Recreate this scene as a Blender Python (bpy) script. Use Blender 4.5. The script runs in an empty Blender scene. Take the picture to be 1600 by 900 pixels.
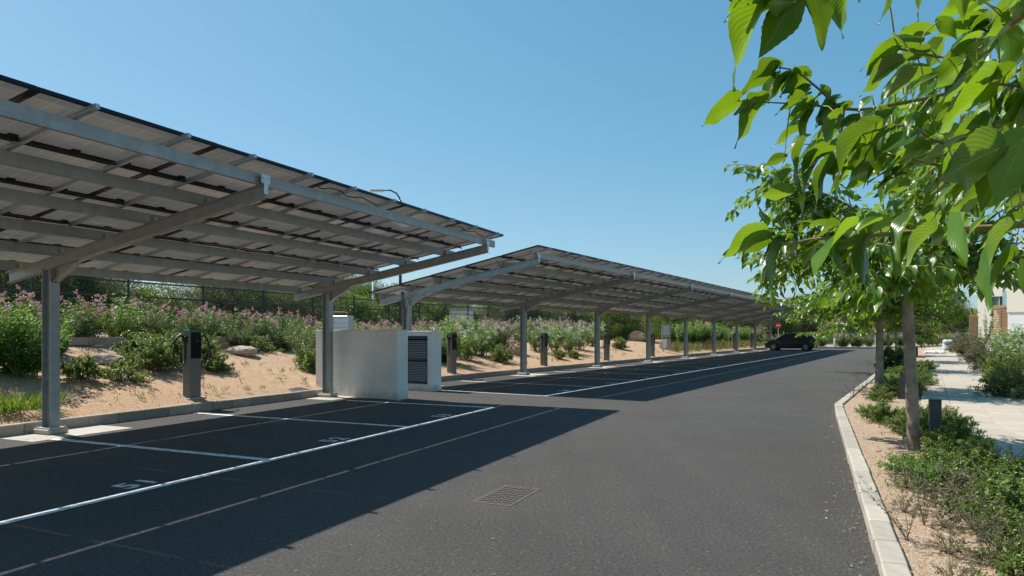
import bpy, math, random
import numpy as np
from mathutils import Vector, Matrix, Euler
rad = math.radians
SC = bpy.context.scene
COL = SC.collection
rng = random.Random(7)
nr = np.random.RandomState(5)

# ------------------------------------------------------------------ camera, light, exposure
FP = 1067.0            # focal length in photo pixels (1600 wide)
EYE = 1.5              # eye height
HZ = 520.0             # horizon row
cam_d = bpy.data.cameras.new('camera')
cam = bpy.data.objects.new('camera', cam_d); COL.objects.link(cam)
cam.location = (0, 0, EYE); cam.rotation_euler = (rad(90), 0, 0)
cam_d.sensor_width = 36.0; cam_d.lens = 36.0 * FP / 1600.0
cam_d.shift_y = (HZ - 450.0) / 1600.0
cam_d.clip_start = 0.05; cam_d.clip_end = 5000
SC.camera = cam
SUN_TRAVEL = Vector((0.633, -0.417, -1.0)).normalized()
SUN_EL = math.asin(-SUN_TRAVEL.z)
SUN_AZ = math.atan2(-SUN_TRAVEL.x, -SUN_TRAVEL.y)      # from +Y towards +X
world = bpy.data.worlds.new('World'); SC.world = world
world.use_nodes = True
wn = world.node_tree.nodes; wl = world.node_tree.links
bgn = wn['Background']
sky = wn.new('ShaderNodeTexSky'); sky.sky_type = 'NISHITA'; sky.sun_disc = False
sky.sun_elevation = SUN_EL; sky.sun_rotation = SUN_AZ
sky.air_density = 1.0; sky.dust_density = 0.6; sky.ozone_density = 2.2; sky.altitude = 0
# the clear blue of the day: each channel of the sky eased and scaled
s3 = wn.new('ShaderNodeSeparateColor'); c3 = wn.new('ShaderNodeCombineColor'); wl.new(sky.outputs[0], s3.inputs[0])
for ch, (gam, k) in enumerate(((1.00, 0.068), (0.66, 0.150), (0.62, 0.181))):
    pw = wn.new('ShaderNodeMath'); pw.operation = 'POWER'; pw.inputs[1].default_value = gam; wl.new(s3.outputs[ch], pw.inputs[0])
    ml = wn.new('ShaderNodeMath'); ml.operation = 'MULTIPLY'; ml.inputs[1].default_value = k / 0.12; wl.new(pw.outputs[0], ml.inputs[0]); wl.new(ml.outputs[0], c3.inputs[ch])
wl.new(c3.outputs[0], bgn.inputs['Color']); bgn.inputs['Strength'].default_value = 0.12
sd = bpy.data.lights.new('sun', 'SUN'); sd.energy = 4.6; sd.angle = rad(0.53); sd.color = (1.0, 0.94, 0.85)
sun = bpy.data.objects.new('sun', sd); COL.objects.link(sun)
sun.rotation_euler = SUN_TRAVEL.to_track_quat('-Z', 'Y').to_euler(); sun.location = (-20, 20, 30)
SC.view_settings.view_transform = 'Standard'; SC.view_settings.look = 'None'
SC.view_settings.exposure = 0.45; SC.view_settings.gamma = 1.0
SC.cycles.max_bounces = 8; SC.cycles.transparent_max_bounces = 8

def at(px, py, Y):
    return Vector(((px - 800) / FP * Y, Y, EYE + (HZ - py) / FP * Y))
def gp(px, py, z=0.0):
    Y = FP * (EYE - z) / (py - HZ)
    return Vector(((px - 800) / FP * Y, Y, z))

# ------------------------------------------------------------------ materials
def _n(nt, t, **kw):
    n = nt.nodes.new(t)
    for k, v in kw.items(): setattr(n, k, v)
    return n
def col4(c): return (c[0], c[1], c[2], 1.0)
def mk(name, c1, c2=None, scale=4.0, rough=0.7, metal=0.0, bump=0.0, bscale=60.0, detail=5.0, spec=0.5,
       c3=None, s3=0.4, speck=None, speckscale=200.0, coord='Object', specth=0.86):
    m = bpy.data.materials.new(name); m.use_nodes = True
    nt = m.node_tree; L = nt.links
    p = nt.nodes['Principled BSDF']
    p.inputs['Roughness'].default_value = rough; p.inputs['Metallic'].default_value = metal
    p.inputs['Specular IOR Level'].default_value = spec
    p.inputs['Base Color'].default_value = col4(c1)
    tc = _n(nt, 'ShaderNodeTexCoord')
    co = tc.outputs[coord]
    out = None
    if c2 is not None:
        nz = _n(nt, 'ShaderNodeTexNoise'); nz.inputs['Scale'].default_value = scale; nz.inputs['Detail'].default_value = detail
        nz.inputs['Roughness'].default_value = 0.6
        L.new(co, nz.inputs['Vector'])
        r = _n(nt, 'ShaderNodeValToRGB'); r.color_ramp.elements[0].position = 0.33; r.color_ramp.elements[1].position = 0.67
        r.color_ramp.elements[0].color = col4(c1); r.color_ramp.elements[1].color = col4(c2)
        L.new(nz.outputs['Fac'], r.inputs['Fac']); out = r.outputs['Color']
    if c3 is not None and out is not None:
        nz = _n(nt, 'ShaderNodeTexNoise'); nz.inputs['Scale'].default_value = s3; nz.inputs['Detail'].default_value = 3
        L.new(co, nz.inputs['Vector'])
        r = _n(nt, 'ShaderNodeValToRGB'); r.color_ramp.elements[0].position = 0.45; r.color_ramp.elements[1].position = 0.7
        L.new(nz.outputs['Fac'], r.inputs['Fac'])
        mx = _n(nt, 'ShaderNodeMix', data_type='RGBA'); L.new(r.outputs['Color'], mx.inputs['Factor'])
        L.new(out, mx.inputs['A']); mx.inputs['B'].default_value = col4(c3); out = mx.outputs['Result']
    if speck is not None and out is not None:
        vz = _n(nt, 'ShaderNodeTexVoronoi'); vz.inputs['Scale'].default_value = speckscale
        L.new(co, vz.inputs['Vector'])
        sx = _n(nt, 'ShaderNodeSeparateColor'); L.new(vz.outputs['Color'], sx.inputs['Color'])
        gt = _n(nt, 'ShaderNodeMath', operation='GREATER_THAN'); gt.inputs[1].default_value = specth
        L.new(sx.outputs[0], gt.inputs[0])
        mx = _n(nt, 'ShaderNodeMix', data_type='RGBA'); L.new(gt.outputs[0], mx.inputs['Factor'])
        L.new(out, mx.inputs['A']); mx.inputs['B'].default_value = col4(speck); out = mx.outputs['Result']
    if out is not None: L.new(out, p.inputs['Base Color'])
    if bump > 0:
        nb = _n(nt, 'ShaderNodeTexNoise'); nb.inputs['Scale'].default_value = bscale; nb.inputs['Detail'].default_value = 6
        L.new(co, nb.inputs['Vector'])
        b = _n(nt, 'ShaderNodeBump'); b.inputs['Strength'].default_value = bump; b.inputs['Distance'].default_value = 0.02
        L.new(nb.outputs['Fac'], b.inputs['Height']); L.new(b.outputs['Normal'], p.inputs['Normal'])
    return m

def mk_leaf(name, dark, light, trans, rough=0.4, tfac=0.4, use_attr=True, veins=False, spec=0.5, accent=None):
    """leaf: a glossy face plus light let through; tone runs from leaf to leaf"""
    m = bpy.data.materials.new(name); m.use_nodes = True
    nt = m.node_tree; L = nt.links
    p = nt.nodes['Principled BSDF']; o = nt.nodes['Material Output']
    p.inputs['Roughness'].default_value = rough; p.inputs['Specular IOR Level'].default_value = spec
    r = _n(nt, 'ShaderNodeValToRGB')
    r.color_ramp.elements[0].color = col4(dark); r.color_ramp.elements[1].color = col4(light)
    if accent:
        r.color_ramp.elements[1].position = 0.90; e = r.color_ramp.elements.new(0.955); e.color = col4(accent)
    if use_attr:
        a = _n(nt, 'ShaderNodeAttribute'); a.attribute_name = 'tone'; L.new(a.outputs['Fac'], r.inputs['Fac'])
        fac = a.outputs['Fac']
    else:
        oi = _n(nt, 'ShaderNodeObjectInfo'); L.new(oi.outputs['Random'], r.inputs['Fac']); fac = oi.outputs['Random']
    base = r.outputs['Color']
    tr = _n(nt, 'ShaderNodeBsdfTranslucent')
    hsv = _n(nt, 'ShaderNodeMix', data_type='RGBA'); hsv.inputs['A'].default_value = col4([c * 0.55 for c in trans])
    hsv.inputs['B'].default_value = col4(trans); L.new(fac, hsv.inputs['Factor'])
    tcol = hsv.outputs['Result']
    if veins:
        uv = _n(nt, 'ShaderNodeUVMap'); uv.uv_map = 'UVMap'
        sp = _n(nt, 'ShaderNodeSeparateXYZ'); L.new(uv.outputs['UV'], sp.inputs[0])
        ab = _n(nt, 'ShaderNodeMath', operation='ABSOLUTE'); L.new(sp.outputs['X'], ab.inputs[0])
        # side veins: phase = v*9 - |u|*6
        m1 = _n(nt, 'ShaderNodeMath', operation='MULTIPLY'); L.new(sp.outputs['Y'], m1.inputs[0]); m1.inputs[1].default_value = 8.0
        m2 = _n(nt, 'ShaderNodeMath', operation='MULTIPLY'); L.new(ab.outputs[0], m2.inputs[0]); m2.inputs[1].default_value = 5.5
        sb = _n(nt, 'ShaderNodeMath', operation='SUBTRACT'); L.new(m1.outputs[0], sb.inputs[0]); L.new(m2.outputs[0], sb.inputs[1])
        pp = _n(nt, 'ShaderNodeMath', operation='PINGPONG'); L.new(sb.outputs[0], pp.inputs[0]); pp.inputs[1].default_value = 0.5
        sm = _n(nt, 'ShaderNodeMapRange'); sm.inputs['From Min'].default_value = 0.0; sm.inputs['From Max'].default_value = 0.12
        sm.inputs['To Min'].default_value = 1.0; sm.inputs['To Max'].default_value = 0.0; L.new(pp.outputs[0], sm.inputs['Value'])
        md = _n(nt, 'ShaderNodeMapRange'); md.inputs['From Min'].default_value = 0.0; md.inputs['From Max'].default_value = 0.022
        md.inputs['To Min'].default_value = 1.0; md.inputs['To Max'].default_value = 0.0; L.new(ab.outputs[0], md.inputs['Value'])
        mxv = _n(nt, 'ShaderNodeMath', operation='MAXIMUM')
        half = _n(nt, 'ShaderNodeMath', operation='MULTIPLY'); half.inputs[1].default_value = 0.22; L.new(sm.outputs[0], half.inputs[0])
        L.new(half.outputs[0], mxv.inputs[0]); L.new(md.outputs[0], mxv.inputs[1])
        mc = _n(nt, 'ShaderNodeMix', data_type='RGBA'); L.new(mxv.outputs[0], mc.inputs['Factor']); L.new(base, mc.inputs['A'])
        mc.inputs['B'].default_value = (0.26, 0.36, 0.09, 1); base = mc.outputs['Result']
        mt = _n(nt, 'ShaderNodeMix', data_type='RGBA'); L.new(mxv.outputs[0], mt.inputs['Factor']); L.new(tcol, mt.inputs['A'])
        mt.inputs['B'].default_value = col4([min(1, trans[0] * 0.75), trans[1] * 0.72, trans[2] * 0.8]); tcol = mt.outputs['Result']
        cs = _n(nt, 'ShaderNodeMath', operation='SINE'); ml = _n(nt, 'ShaderNodeMath', operation='MULTIPLY')
        ml.inputs[1].default_value = 6.283; L.new(sb.outputs[0], ml.inputs[0]); L.new(ml.outputs[0], cs.inputs[0])
        bp = _n(nt, 'ShaderNodeBump'); bp.inputs['Strength'].default_value = 0.12; bp.inputs['Distance'].default_value = 0.003
        L.new(cs.outputs[0], bp.inputs['Height']); L.new(bp.outputs['Normal'], p.inputs['Normal']); L.new(bp.outputs['Normal'], tr.inputs['Normal'])
    L.new(base, p.inputs['Base Color']); L.new(tcol, tr.inputs['Color'])
    mx = _n(nt, 'ShaderNodeMixShader'); mx.inputs['Fac'].default_value = tfac
    L.new(p.outputs[0], mx.inputs[1]); L.new(tr.outputs[0], mx.inputs[2]); L.new(mx.outputs[0], o.inputs['Surface'])
    return m

M = {}
M['asphalt'] = mk('asphalt', (0.034, 0.032, 0.030), (0.104, 0.096, 0.088), 120, 0.86, bump=0.9, bscale=140, c3=(0.056, 0.052, 0.048), s3=0.35,
                  speck=(0.20, 0.18, 0.16), speckscale=95, specth=0.991)
M['dirt'] = mk('sandy_soil', (0.37, 0.235, 0.145), (0.50, 0.345, 0.225), 14, 0.95, bump=0.5, bscale=30, c3=(0.42, 0.28, 0.175), s3=0.8,
               speck=(0.56, 0.42, 0.29), speckscale=40, specth=0.9, spec=0.2)
M['gravel'] = mk('planter_gravel', (0.30, 0.20, 0.13), (0.52, 0.38, 0.26), 45, 0.95, bump=0.9, bscale=90, speck=(0.56, 0.46, 0.36), speckscale=80, specth=0.8, spec=0.2)
M['farground'] = mk('far_ground', (0.34, 0.28, 0.20), (0.44, 0.36, 0.26), 1.5, 0.95, c3=(0.2, 0.2, 0.1), s3=0.05)
M['kerb'] = mk('kerb_concrete', (0.30, 0.26, 0.21), (0.40, 0.35, 0.29), 14, 0.85, bump=0.3, bscale=70, c3=(0.33, 0.27, 0.2), s3=3)
M['kerb2'] = mk('pale_kerb_stone', (0.37, 0.335, 0.275), (0.45, 0.41, 0.345), 10, 0.8, bump=0.25, bscale=80, c3=(0.38, 0.32, 0.25), s3=2.5)
M['pad'] = mk('pale_concrete', (0.42, 0.40, 0.36), (0.52, 0.50, 0.45), 5, 0.85, bump=0.2, bscale=60, c3=(0.40, 0.38, 0.34), s3=1.6)
M['slab'] = mk('beige_stone_tile', (0.44, 0.375, 0.30), (0.51, 0.44, 0.36), 3, 0.75, bump=0.12, bscale=60, c3=(0.42, 0.35, 0.27), s3=1.2)
M['slab_b'] = mk('beige_stone_tile_dark', (0.41, 0.345, 0.275), (0.48, 0.41, 0.335), 3, 0.75, bump=0.12, bscale=60)
M['joint'] = mk('tile_bedding', (0.33, 0.28, 0.22), (0.4, 0.34, 0.27), 20, 0.9)
M['paint'] = mk('white_road_paint', (0.80, 0.79, 0.77), (0.88, 0.87, 0.85), 40, 0.7, bump=0.3, bscale=150, c3=(0.38, 0.375, 0.36), s3=12)
M['chalk'] = mk('chalk_line', (0.085, 0.077, 0.07), (0.185, 0.162, 0.142), 25, 0.9)
M['steel'] = mk('galvanised_steel', (0.27, 0.295, 0.30), (0.37, 0.395, 0.40), 7, 0.42, metal=0.35, bump=0.06, bscale=30, c3=(0.31, 0.315, 0.31), s3=2.0)
M['steel2'] = mk('bright_zinc', (0.50, 0.53, 0.55), (0.6, 0.63, 0.65), 12, 0.35, metal=0.5)
M['frame'] = mk('black_anodised', (0.012, 0.013, 0.016), None, rough=0.35, metal=0.4)
M['rubber'] = mk('black_rubber', (0.012, 0.012, 0.013), None, rough=0.5)
M['wall'] = mk('white_render', (0.80, 0.77, 0.73), (0.86, 0.83, 0.79), 3, 0.9, bump=0.15, bscale=90, c3=(0.74, 0.70, 0.64), s3=0.9)
M['anth'] = mk('anthracite_metal', (0.055, 0.06, 0.064), (0.07, 0.075, 0.08), 8, 0.45, metal=0.2)
M['charger'] = mk('charger_grey', (0.165, 0.155, 0.14), (0.185, 0.175, 0.16), 30, 0.5, metal=0.1, bump=0.05, bscale=200)
M['screen'] = mk('black_glass', (0.006, 0.006, 0.008), None, rough=0.3, spec=0.12)
M['slatgrey'] = mk('grey_louvre', (0.40, 0.42, 0.43), None, rough=0.4)
M['green'] = mk('green_cap', (0.02, 0.22, 0.09), None, rough=0.4)
M['fence'] = mk('green_fence_paint', (0.006, 0.035, 0.032), None, rough=0.5)
M['rock'] = mk('red_rock', (0.40, 0.19, 0.11), (0.58, 0.32, 0.21), 5, 0.9, bump=0.8, bscale=14, c3=(0.52, 0.34, 0.25), s3=3)
M['rock2'] = mk('pale_rock', (0.36, 0.25, 0.18), (0.54, 0.42, 0.33), 6, 0.9, bump=1.0, bscale=12)
M['stone'] = mk('pink_stone', (0.34, 0.20, 0.14), (0.50, 0.33, 0.24), 4, 0.9, bump=0.9, bscale=16, c3=(0.42, 0.32, 0.25), s3=1.3)
M['bark'] = mk('grey_bark', (0.15, 0.115, 0.085), (0.29, 0.235, 0.18), 9, 0.9, bump=0.7, bscale=22, c3=(0.32, 0.28, 0.23), s3=5)
M['bark2'] = mk('brown_bark', (0.14, 0.085, 0.05), (0.22, 0.14, 0.085), 14, 0.9, bump=0.8, bscale=24)
M['twig'] = mk('young_twig', (0.22, 0.15, 0.09), (0.30, 0.21, 0.13), 20, 0.7)
M['petiole'] = mk('leaf_stalk', (0.30, 0.34, 0.07), None, rough=0.6)
M['stem'] = mk('shrub_stem', (0.15, 0.12, 0.075), (0.22, 0.18, 0.12), 20, 0.9)
M['mulberry_near'] = mk_leaf('mulberry_leaf', (0.030, 0.095, 0.010), (0.075, 0.185, 0.016), (0.34, 0.56, 0.015), rough=0.28, tfac=0.37, use_attr=False, veins=True, spec=0.45)
M['mulberry'] = mk_leaf('mulberry_foliage', (0.042, 0.120, 0.014), (0.110, 0.230, 0.025), (0.36, 0.58, 0.02), rough=0.34, tfac=0.38)
M['oleander'] = mk_leaf('oleander_foliage', (0.045, 0.100, 0.030), (0.125, 0.21, 0.06), (0.30, 0.45, 0.08), rough=0.42, tfac=0.3)
M['oleander_b'] = mk_leaf('oleander_bright', (0.070, 0.17, 0.035), (0.18, 0.34, 0.07), (0.40, 0.62, 0.09), rough=0.38, tfac=0.33)
M['lentisk'] = mk_leaf('lentisk_foliage', (0.038, 0.095, 0.018), (0.19, 0.26, 0.05), (0.38, 0.52, 0.08), rough=0.42, tfac=0.30, accent=(0.24, 0.12, 0.06))
M['olive'] = mk_leaf('olive_foliage', (0.075, 0.11, 0.035), (0.20, 0.235, 0.09), (0.36, 0.42, 0.13), rough=0.6, tfac=0.3)
M['pine'] = mk_leaf('pine_foliage', (0.040, 0.085, 0.018), (0.11, 0.17, 0.035), (0.30, 0.42, 0.07), rough=0.6, tfac=0.3)
M['sage'] = mk_leaf('sage_foliage', (0.10, 0.105, 0.055), (0.20, 0.19, 0.10), (0.34, 0.34, 0.14), rough=0.6, tfac=0.25)
M['grass'] = mk_leaf('grass_blade', (0.10, 0.20, 0.03), (0.20, 0.36, 0.05), (0.45, 0.62, 0.08), rough=0.5, tfac=0.35)
M['dry'] = mk_leaf('dry_blade', (0.24, 0.17, 0.10), (0.42, 0.32, 0.19), (0.5, 0.42, 0.2), rough=0.7, tfac=0.2)
M['pink'] = mk_leaf('pink_petal', (0.74, 0.40, 0.50), (0.88, 0.66, 0.72), (0.8, 0.3, 0.4), rough=0.6, tfac=0.3)
M['petal'] = mk_leaf('white_petal', (0.70, 0.66, 0.58), (0.82, 0.80, 0.75), (0.8, 0.8, 0.7), rough=0.6, tfac=0.3)
M['cream'] = mk('cream_render', (0.74, 0.69, 0.58), (0.79, 0.74, 0.64), 2, 0.9, bump=0.1, bscale=60)
M['whiter'] = mk('white_house_render', (0.72, 0.73, 0.74), (0.78, 0.79, 0.8), 2, 0.9)
M['wood'] = mk('larch_wood', (0.34, 0.19, 0.09), (0.46, 0.28, 0.14), 12, 0.6, bump=0.2, bscale=40)
M['glass'] = mk('window_glass', (0.10, 0.15, 0.17), None, rough=0.08, metal=0.3)
M['tealglass'] = mk('balustrade_glass', (0.26, 0.42, 0.44), None, rough=0.1)
M['tile'] = mk('roof_tile', (0.30, 0.15, 0.10), (0.38, 0.20, 0.13), 6, 0.8)
M['carblack'] = mk('black_car_paint', (0.010, 0.012, 0.016), None, rough=0.22, spec=0.6)
M['carwhite'] = mk('white_car_paint', (0.72, 0.74, 0.76), None, rough=0.3)
M['carsilver'] = mk('silver_car_paint', (0.36, 0.38, 0.41), None, rough=0.3, metal=0.4)
M['carblue'] = mk('dark_blue_car_paint', (0.03, 0.05, 0.09), None, rough=0.25)
M['carglass'] = mk('car_glass', (0.03, 0.04, 0.045), None, rough=0.05)
M['lamp'] = mk('lamp_lens', (0.6, 0.62, 0.65), None, rough=0.1)
M['red'] = mk('red_lens', (0.4, 0.01, 0.01), None, rough=0.2)
M['alloy'] = mk('alloy_wheel', (0.42, 0.43, 0.45), None, rough=0.35, metal=0.6)
M['signred'] = mk('sign_red', (0.55, 0.03, 0.03), None, rough=0.45)
M['signwhite'] = mk('sign_white', (0.75, 0.75, 0.75), None, rough=0.45)
M['iron'] = mk('cast_iron', (0.10, 0.08, 0.065), (0.17, 0.135, 0.105), 30, 0.6, metal=0.3, bump=0.3, bscale=60)
M['hole'] = mk('hollow_shade', (0.008, 0.008, 0.009), None, rough=0.9)  # near-black that paints the shade inside hollows
M['tennis'] = mk('blue_green_windbreak', (0.03, 0.10, 0.12), (0.05, 0.14, 0.15), 3, 0.8)
M['paper'] = mk('white_paper', (0.75, 0.77, 0.8), None, rough=0.8)

def asphalt_material():
    m = M['asphalt']; nt = m.node_tree; L = nt.links; p = nt.nodes['Principled BSDF']
    src = p.inputs['Base Color'].links[0].from_socket
    tc = _n(nt, 'ShaderNodeTexCoord'); out = src
    def layer(scale, detail, lo, hi, p0, p1, mapping=None, rough=.6):
        nonlocal out
        nz = _n(nt, 'ShaderNodeTexNoise'); nz.inputs['Scale'].default_value = scale; nz.inputs['Detail'].default_value = detail; nz.inputs['Roughness'].default_value = rough
        if mapping:
            mp = _n(nt, 'ShaderNodeMapping'); mp.inputs['Rotation'].default_value = (0, 0, mapping[0]); mp.inputs['Scale'].default_value = mapping[1]
            L.new(tc.outputs['Object'], mp.inputs[0]); L.new(mp.outputs[0], nz.inputs['Vector'])
        else: L.new(tc.outputs['Object'], nz.inputs['Vector'])
        mr = _n(nt, 'ShaderNodeMapRange'); mr.inputs['From Min'].default_value = p0; mr.inputs['From Max'].default_value = p1
        mr.inputs['To Min'].default_value = lo; mr.inputs['To Max'].default_value = hi; L.new(nz.outputs['Fac'], mr.inputs['Value'])
        vm = _n(nt, 'ShaderNodeVectorMath', operation='SCALE'); L.new(out, vm.inputs[0]); L.new(mr.outputs[0], vm.inputs['Scale']); out = vm.outputs[0]
    layer(40, 5, .50, 1.52, .34, .66)                       # stones of the wearing course
    layer(1.1, 5, .94, 1.07, .35, .65)                      # patchy wear
    layer(1.0, 4, .95, 1.06, .35, .65, (rad(24), (2.6, .10, 1)))   # lanes polished by tyres
    L.new(out, p.inputs['Base Color'])
asphalt_material()
def vary(key, amt):
    """each stone, tile or member of a kind is cast a little lighter or darker"""
    m = M[key]; nt = m.node_tree; L = nt.links; p = nt.nodes['Principled BSDF']
    src = p.inputs['Base Color'].links[0].from_socket
    oi = _n(nt, 'ShaderNodeObjectInfo'); mr = _n(nt, 'ShaderNodeMapRange'); mr.inputs['To Min'].default_value = 1 - amt; mr.inputs['To Max'].default_value = 1 + amt
    L.new(oi.outputs['Random'], mr.inputs['Value']); vm = _n(nt, 'ShaderNodeVectorMath', operation='SCALE'); L.new(src, vm.inputs[0]); L.new(mr.outputs[0], vm.inputs['Scale']); L.new(vm.outputs[0], p.inputs['Base Color'])
for k_, a_ in (('kerb', .16), ('kerb2', .13), ('slab', .07), ('slab_b', .07), ('stone', .2), ('steel', .08)): vary(k_, a_)
def wall_stain():
    """soil splashed up the foot of the rendered walls, rain streaks below the coping"""
    m = M['wall']; nt = m.node_tree; L = nt.links; p = nt.nodes['Principled BSDF']; src = p.inputs['Base Color'].links[0].from_socket
    tc = _n(nt, 'ShaderNodeTexCoord'); sp = _n(nt, 'ShaderNodeSeparateXYZ'); L.new(tc.outputs['Object'], sp.inputs[0])
    nz = _n(nt, 'ShaderNodeTexNoise'); nz.inputs['Scale'].default_value = 7; nz.inputs['Detail'].default_value = 6; L.new(tc.outputs['Object'], nz.inputs['Vector'])
    ml = _n(nt, 'ShaderNodeMath', operation='MULTIPLY'); ml.inputs[1].default_value = .42; L.new(nz.outputs['Fac'], ml.inputs[0])
    sb = _n(nt, 'ShaderNodeMath', operation='SUBTRACT'); L.new(ml.outputs[0], sb.inputs[0]); L.new(sp.outputs['Z'], sb.inputs[1])
    mr = _n(nt, 'ShaderNodeMapRange'); mr.inputs['From Min'].default_value = 0; mr.inputs['From Max'].default_value = .2; mr.inputs['To Max'].default_value = .6; L.new(sb.outputs[0], mr.inputs['Value'])
    mx = _n(nt, 'ShaderNodeMix', data_type='RGBA'); L.new(mr.outputs[0], mx.inputs['Factor']); L.new(src, mx.inputs['A']); mx.inputs['B'].default_value = (.46, .36, .27, 1)
    mp = _n(nt, 'ShaderNodeMapping'); mp.inputs['Scale'].default_value = (9, 9, .5); L.new(tc.outputs['Object'], mp.inputs[0])
    n2 = _n(nt, 'ShaderNodeTexNoise'); n2.inputs['Scale'].default_value = 1; n2.inputs['Detail'].default_value = 4; L.new(mp.outputs[0], n2.inputs['Vector'])
    r2 = _n(nt, 'ShaderNodeMapRange'); r2.inputs['From Min'].default_value = .55; r2.inputs['From Max'].default_value = .8; r2.inputs['To Max'].default_value = .14; L.new(n2.outputs['Fac'], r2.inputs['Value'])
    m2 = _n(nt, 'ShaderNodeMix', data_type='RGBA'); L.new(r2.outputs[0], m2.inputs['Factor']); L.new(mx.outputs['Result'], m2.inputs['A']); m2.inputs['B'].default_value = (.55, .52, .47, 1)
    L.new(m2.outputs['Result'], p.inputs['Base Color'])
wall_stain()
def panel_materials():
    m = mk('panel_back', (0.30, 0.29, 0.28), None, rough=0.16, spec=0.6)
    nt = m.node_tree; L = nt.links; p = nt.nodes['Principled BSDF']
    tc = _n(nt, 'ShaderNodeTexCoord'); sp = _n(nt, 'ShaderNodeSeparateXYZ'); L.new(tc.outputs['Object'], sp.inputs[0])
    gs = []
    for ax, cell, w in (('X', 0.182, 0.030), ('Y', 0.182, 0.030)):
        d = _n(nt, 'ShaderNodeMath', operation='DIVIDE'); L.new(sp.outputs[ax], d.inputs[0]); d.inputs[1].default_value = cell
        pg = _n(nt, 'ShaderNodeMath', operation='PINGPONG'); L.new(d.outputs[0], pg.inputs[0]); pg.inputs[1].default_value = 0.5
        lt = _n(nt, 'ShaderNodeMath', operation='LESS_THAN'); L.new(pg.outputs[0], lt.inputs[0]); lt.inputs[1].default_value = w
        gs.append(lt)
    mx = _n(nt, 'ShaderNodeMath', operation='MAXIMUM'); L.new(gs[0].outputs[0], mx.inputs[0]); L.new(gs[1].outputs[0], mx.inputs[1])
    nz = _n(nt, 'ShaderNodeTexNoise'); nz.inputs['Scale'].default_value = 2.2; nz.inputs['Detail'].default_value = 2
    oi = _n(nt, 'ShaderNodeObjectInfo'); ad = _n(nt, 'ShaderNodeVectorMath', operation='ADD')
    L.new(tc.outputs['Object'], ad.inputs[0]); L.new(oi.outputs['Location'], ad.inputs[1]); L.new(ad.outputs[0], nz.inputs['Vector'])
    r = _n(nt, 'ShaderNodeValToRGB'); r.color_ramp.elements[0].position = 0.42; r.color_ramp.elements[1].position = 0.62
    r.color_ramp.elements[0].color = (0.50, 0.50, 0.50, 1); r.color_ramp.elements[1].color = (0.66, 0.65, 0.63, 1)  # lighter blotches paint in the lit ground reflected by the rear glass
    L.new(nz.outputs['Fac'], r.inputs['Fac'])
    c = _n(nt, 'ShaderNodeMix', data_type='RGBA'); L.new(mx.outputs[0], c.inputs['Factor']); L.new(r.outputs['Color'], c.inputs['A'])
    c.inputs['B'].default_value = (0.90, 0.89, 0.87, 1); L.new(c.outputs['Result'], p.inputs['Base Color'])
    # glass-glass modules: a little daylight passes between the cells and lights the rear glass
    tr = _n(nt, 'ShaderNodeBsdfTranslucent')
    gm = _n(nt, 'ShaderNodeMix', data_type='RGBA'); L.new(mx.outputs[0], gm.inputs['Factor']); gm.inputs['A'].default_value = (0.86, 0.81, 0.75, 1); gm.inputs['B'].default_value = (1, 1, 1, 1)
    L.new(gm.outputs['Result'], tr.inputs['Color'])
    ms = _n(nt, 'ShaderNodeMixShader'); ms.inputs['Fac'].default_value = 0.45
    L.new(p.outputs[0], ms.inputs[1]); L.new(tr.outputs[0], ms.inputs[2]); L.new(ms.outputs[0], nt.nodes['Material Output'].inputs['Surface'])
    M['back'] = m
    m = mk('panel_cells', (0.008, 0.014, 0.035), None, rough=0.1); nt = m.node_tree; L = nt.links
    tp = _n(nt, 'ShaderNodeBsdfTransparent'); ms = _n(nt, 'ShaderNodeMixShader'); ms.inputs['Fac'].default_value = 0.085
    L.new(nt.nodes['Principled BSDF'].outputs[0], ms.inputs[1]); L.new(tp.outputs[0], ms.inputs[2]); L.new(ms.outputs[0], nt.nodes['Material Output'].inputs['Surface'])
    M['cells'] = m
panel_materials()

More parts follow.
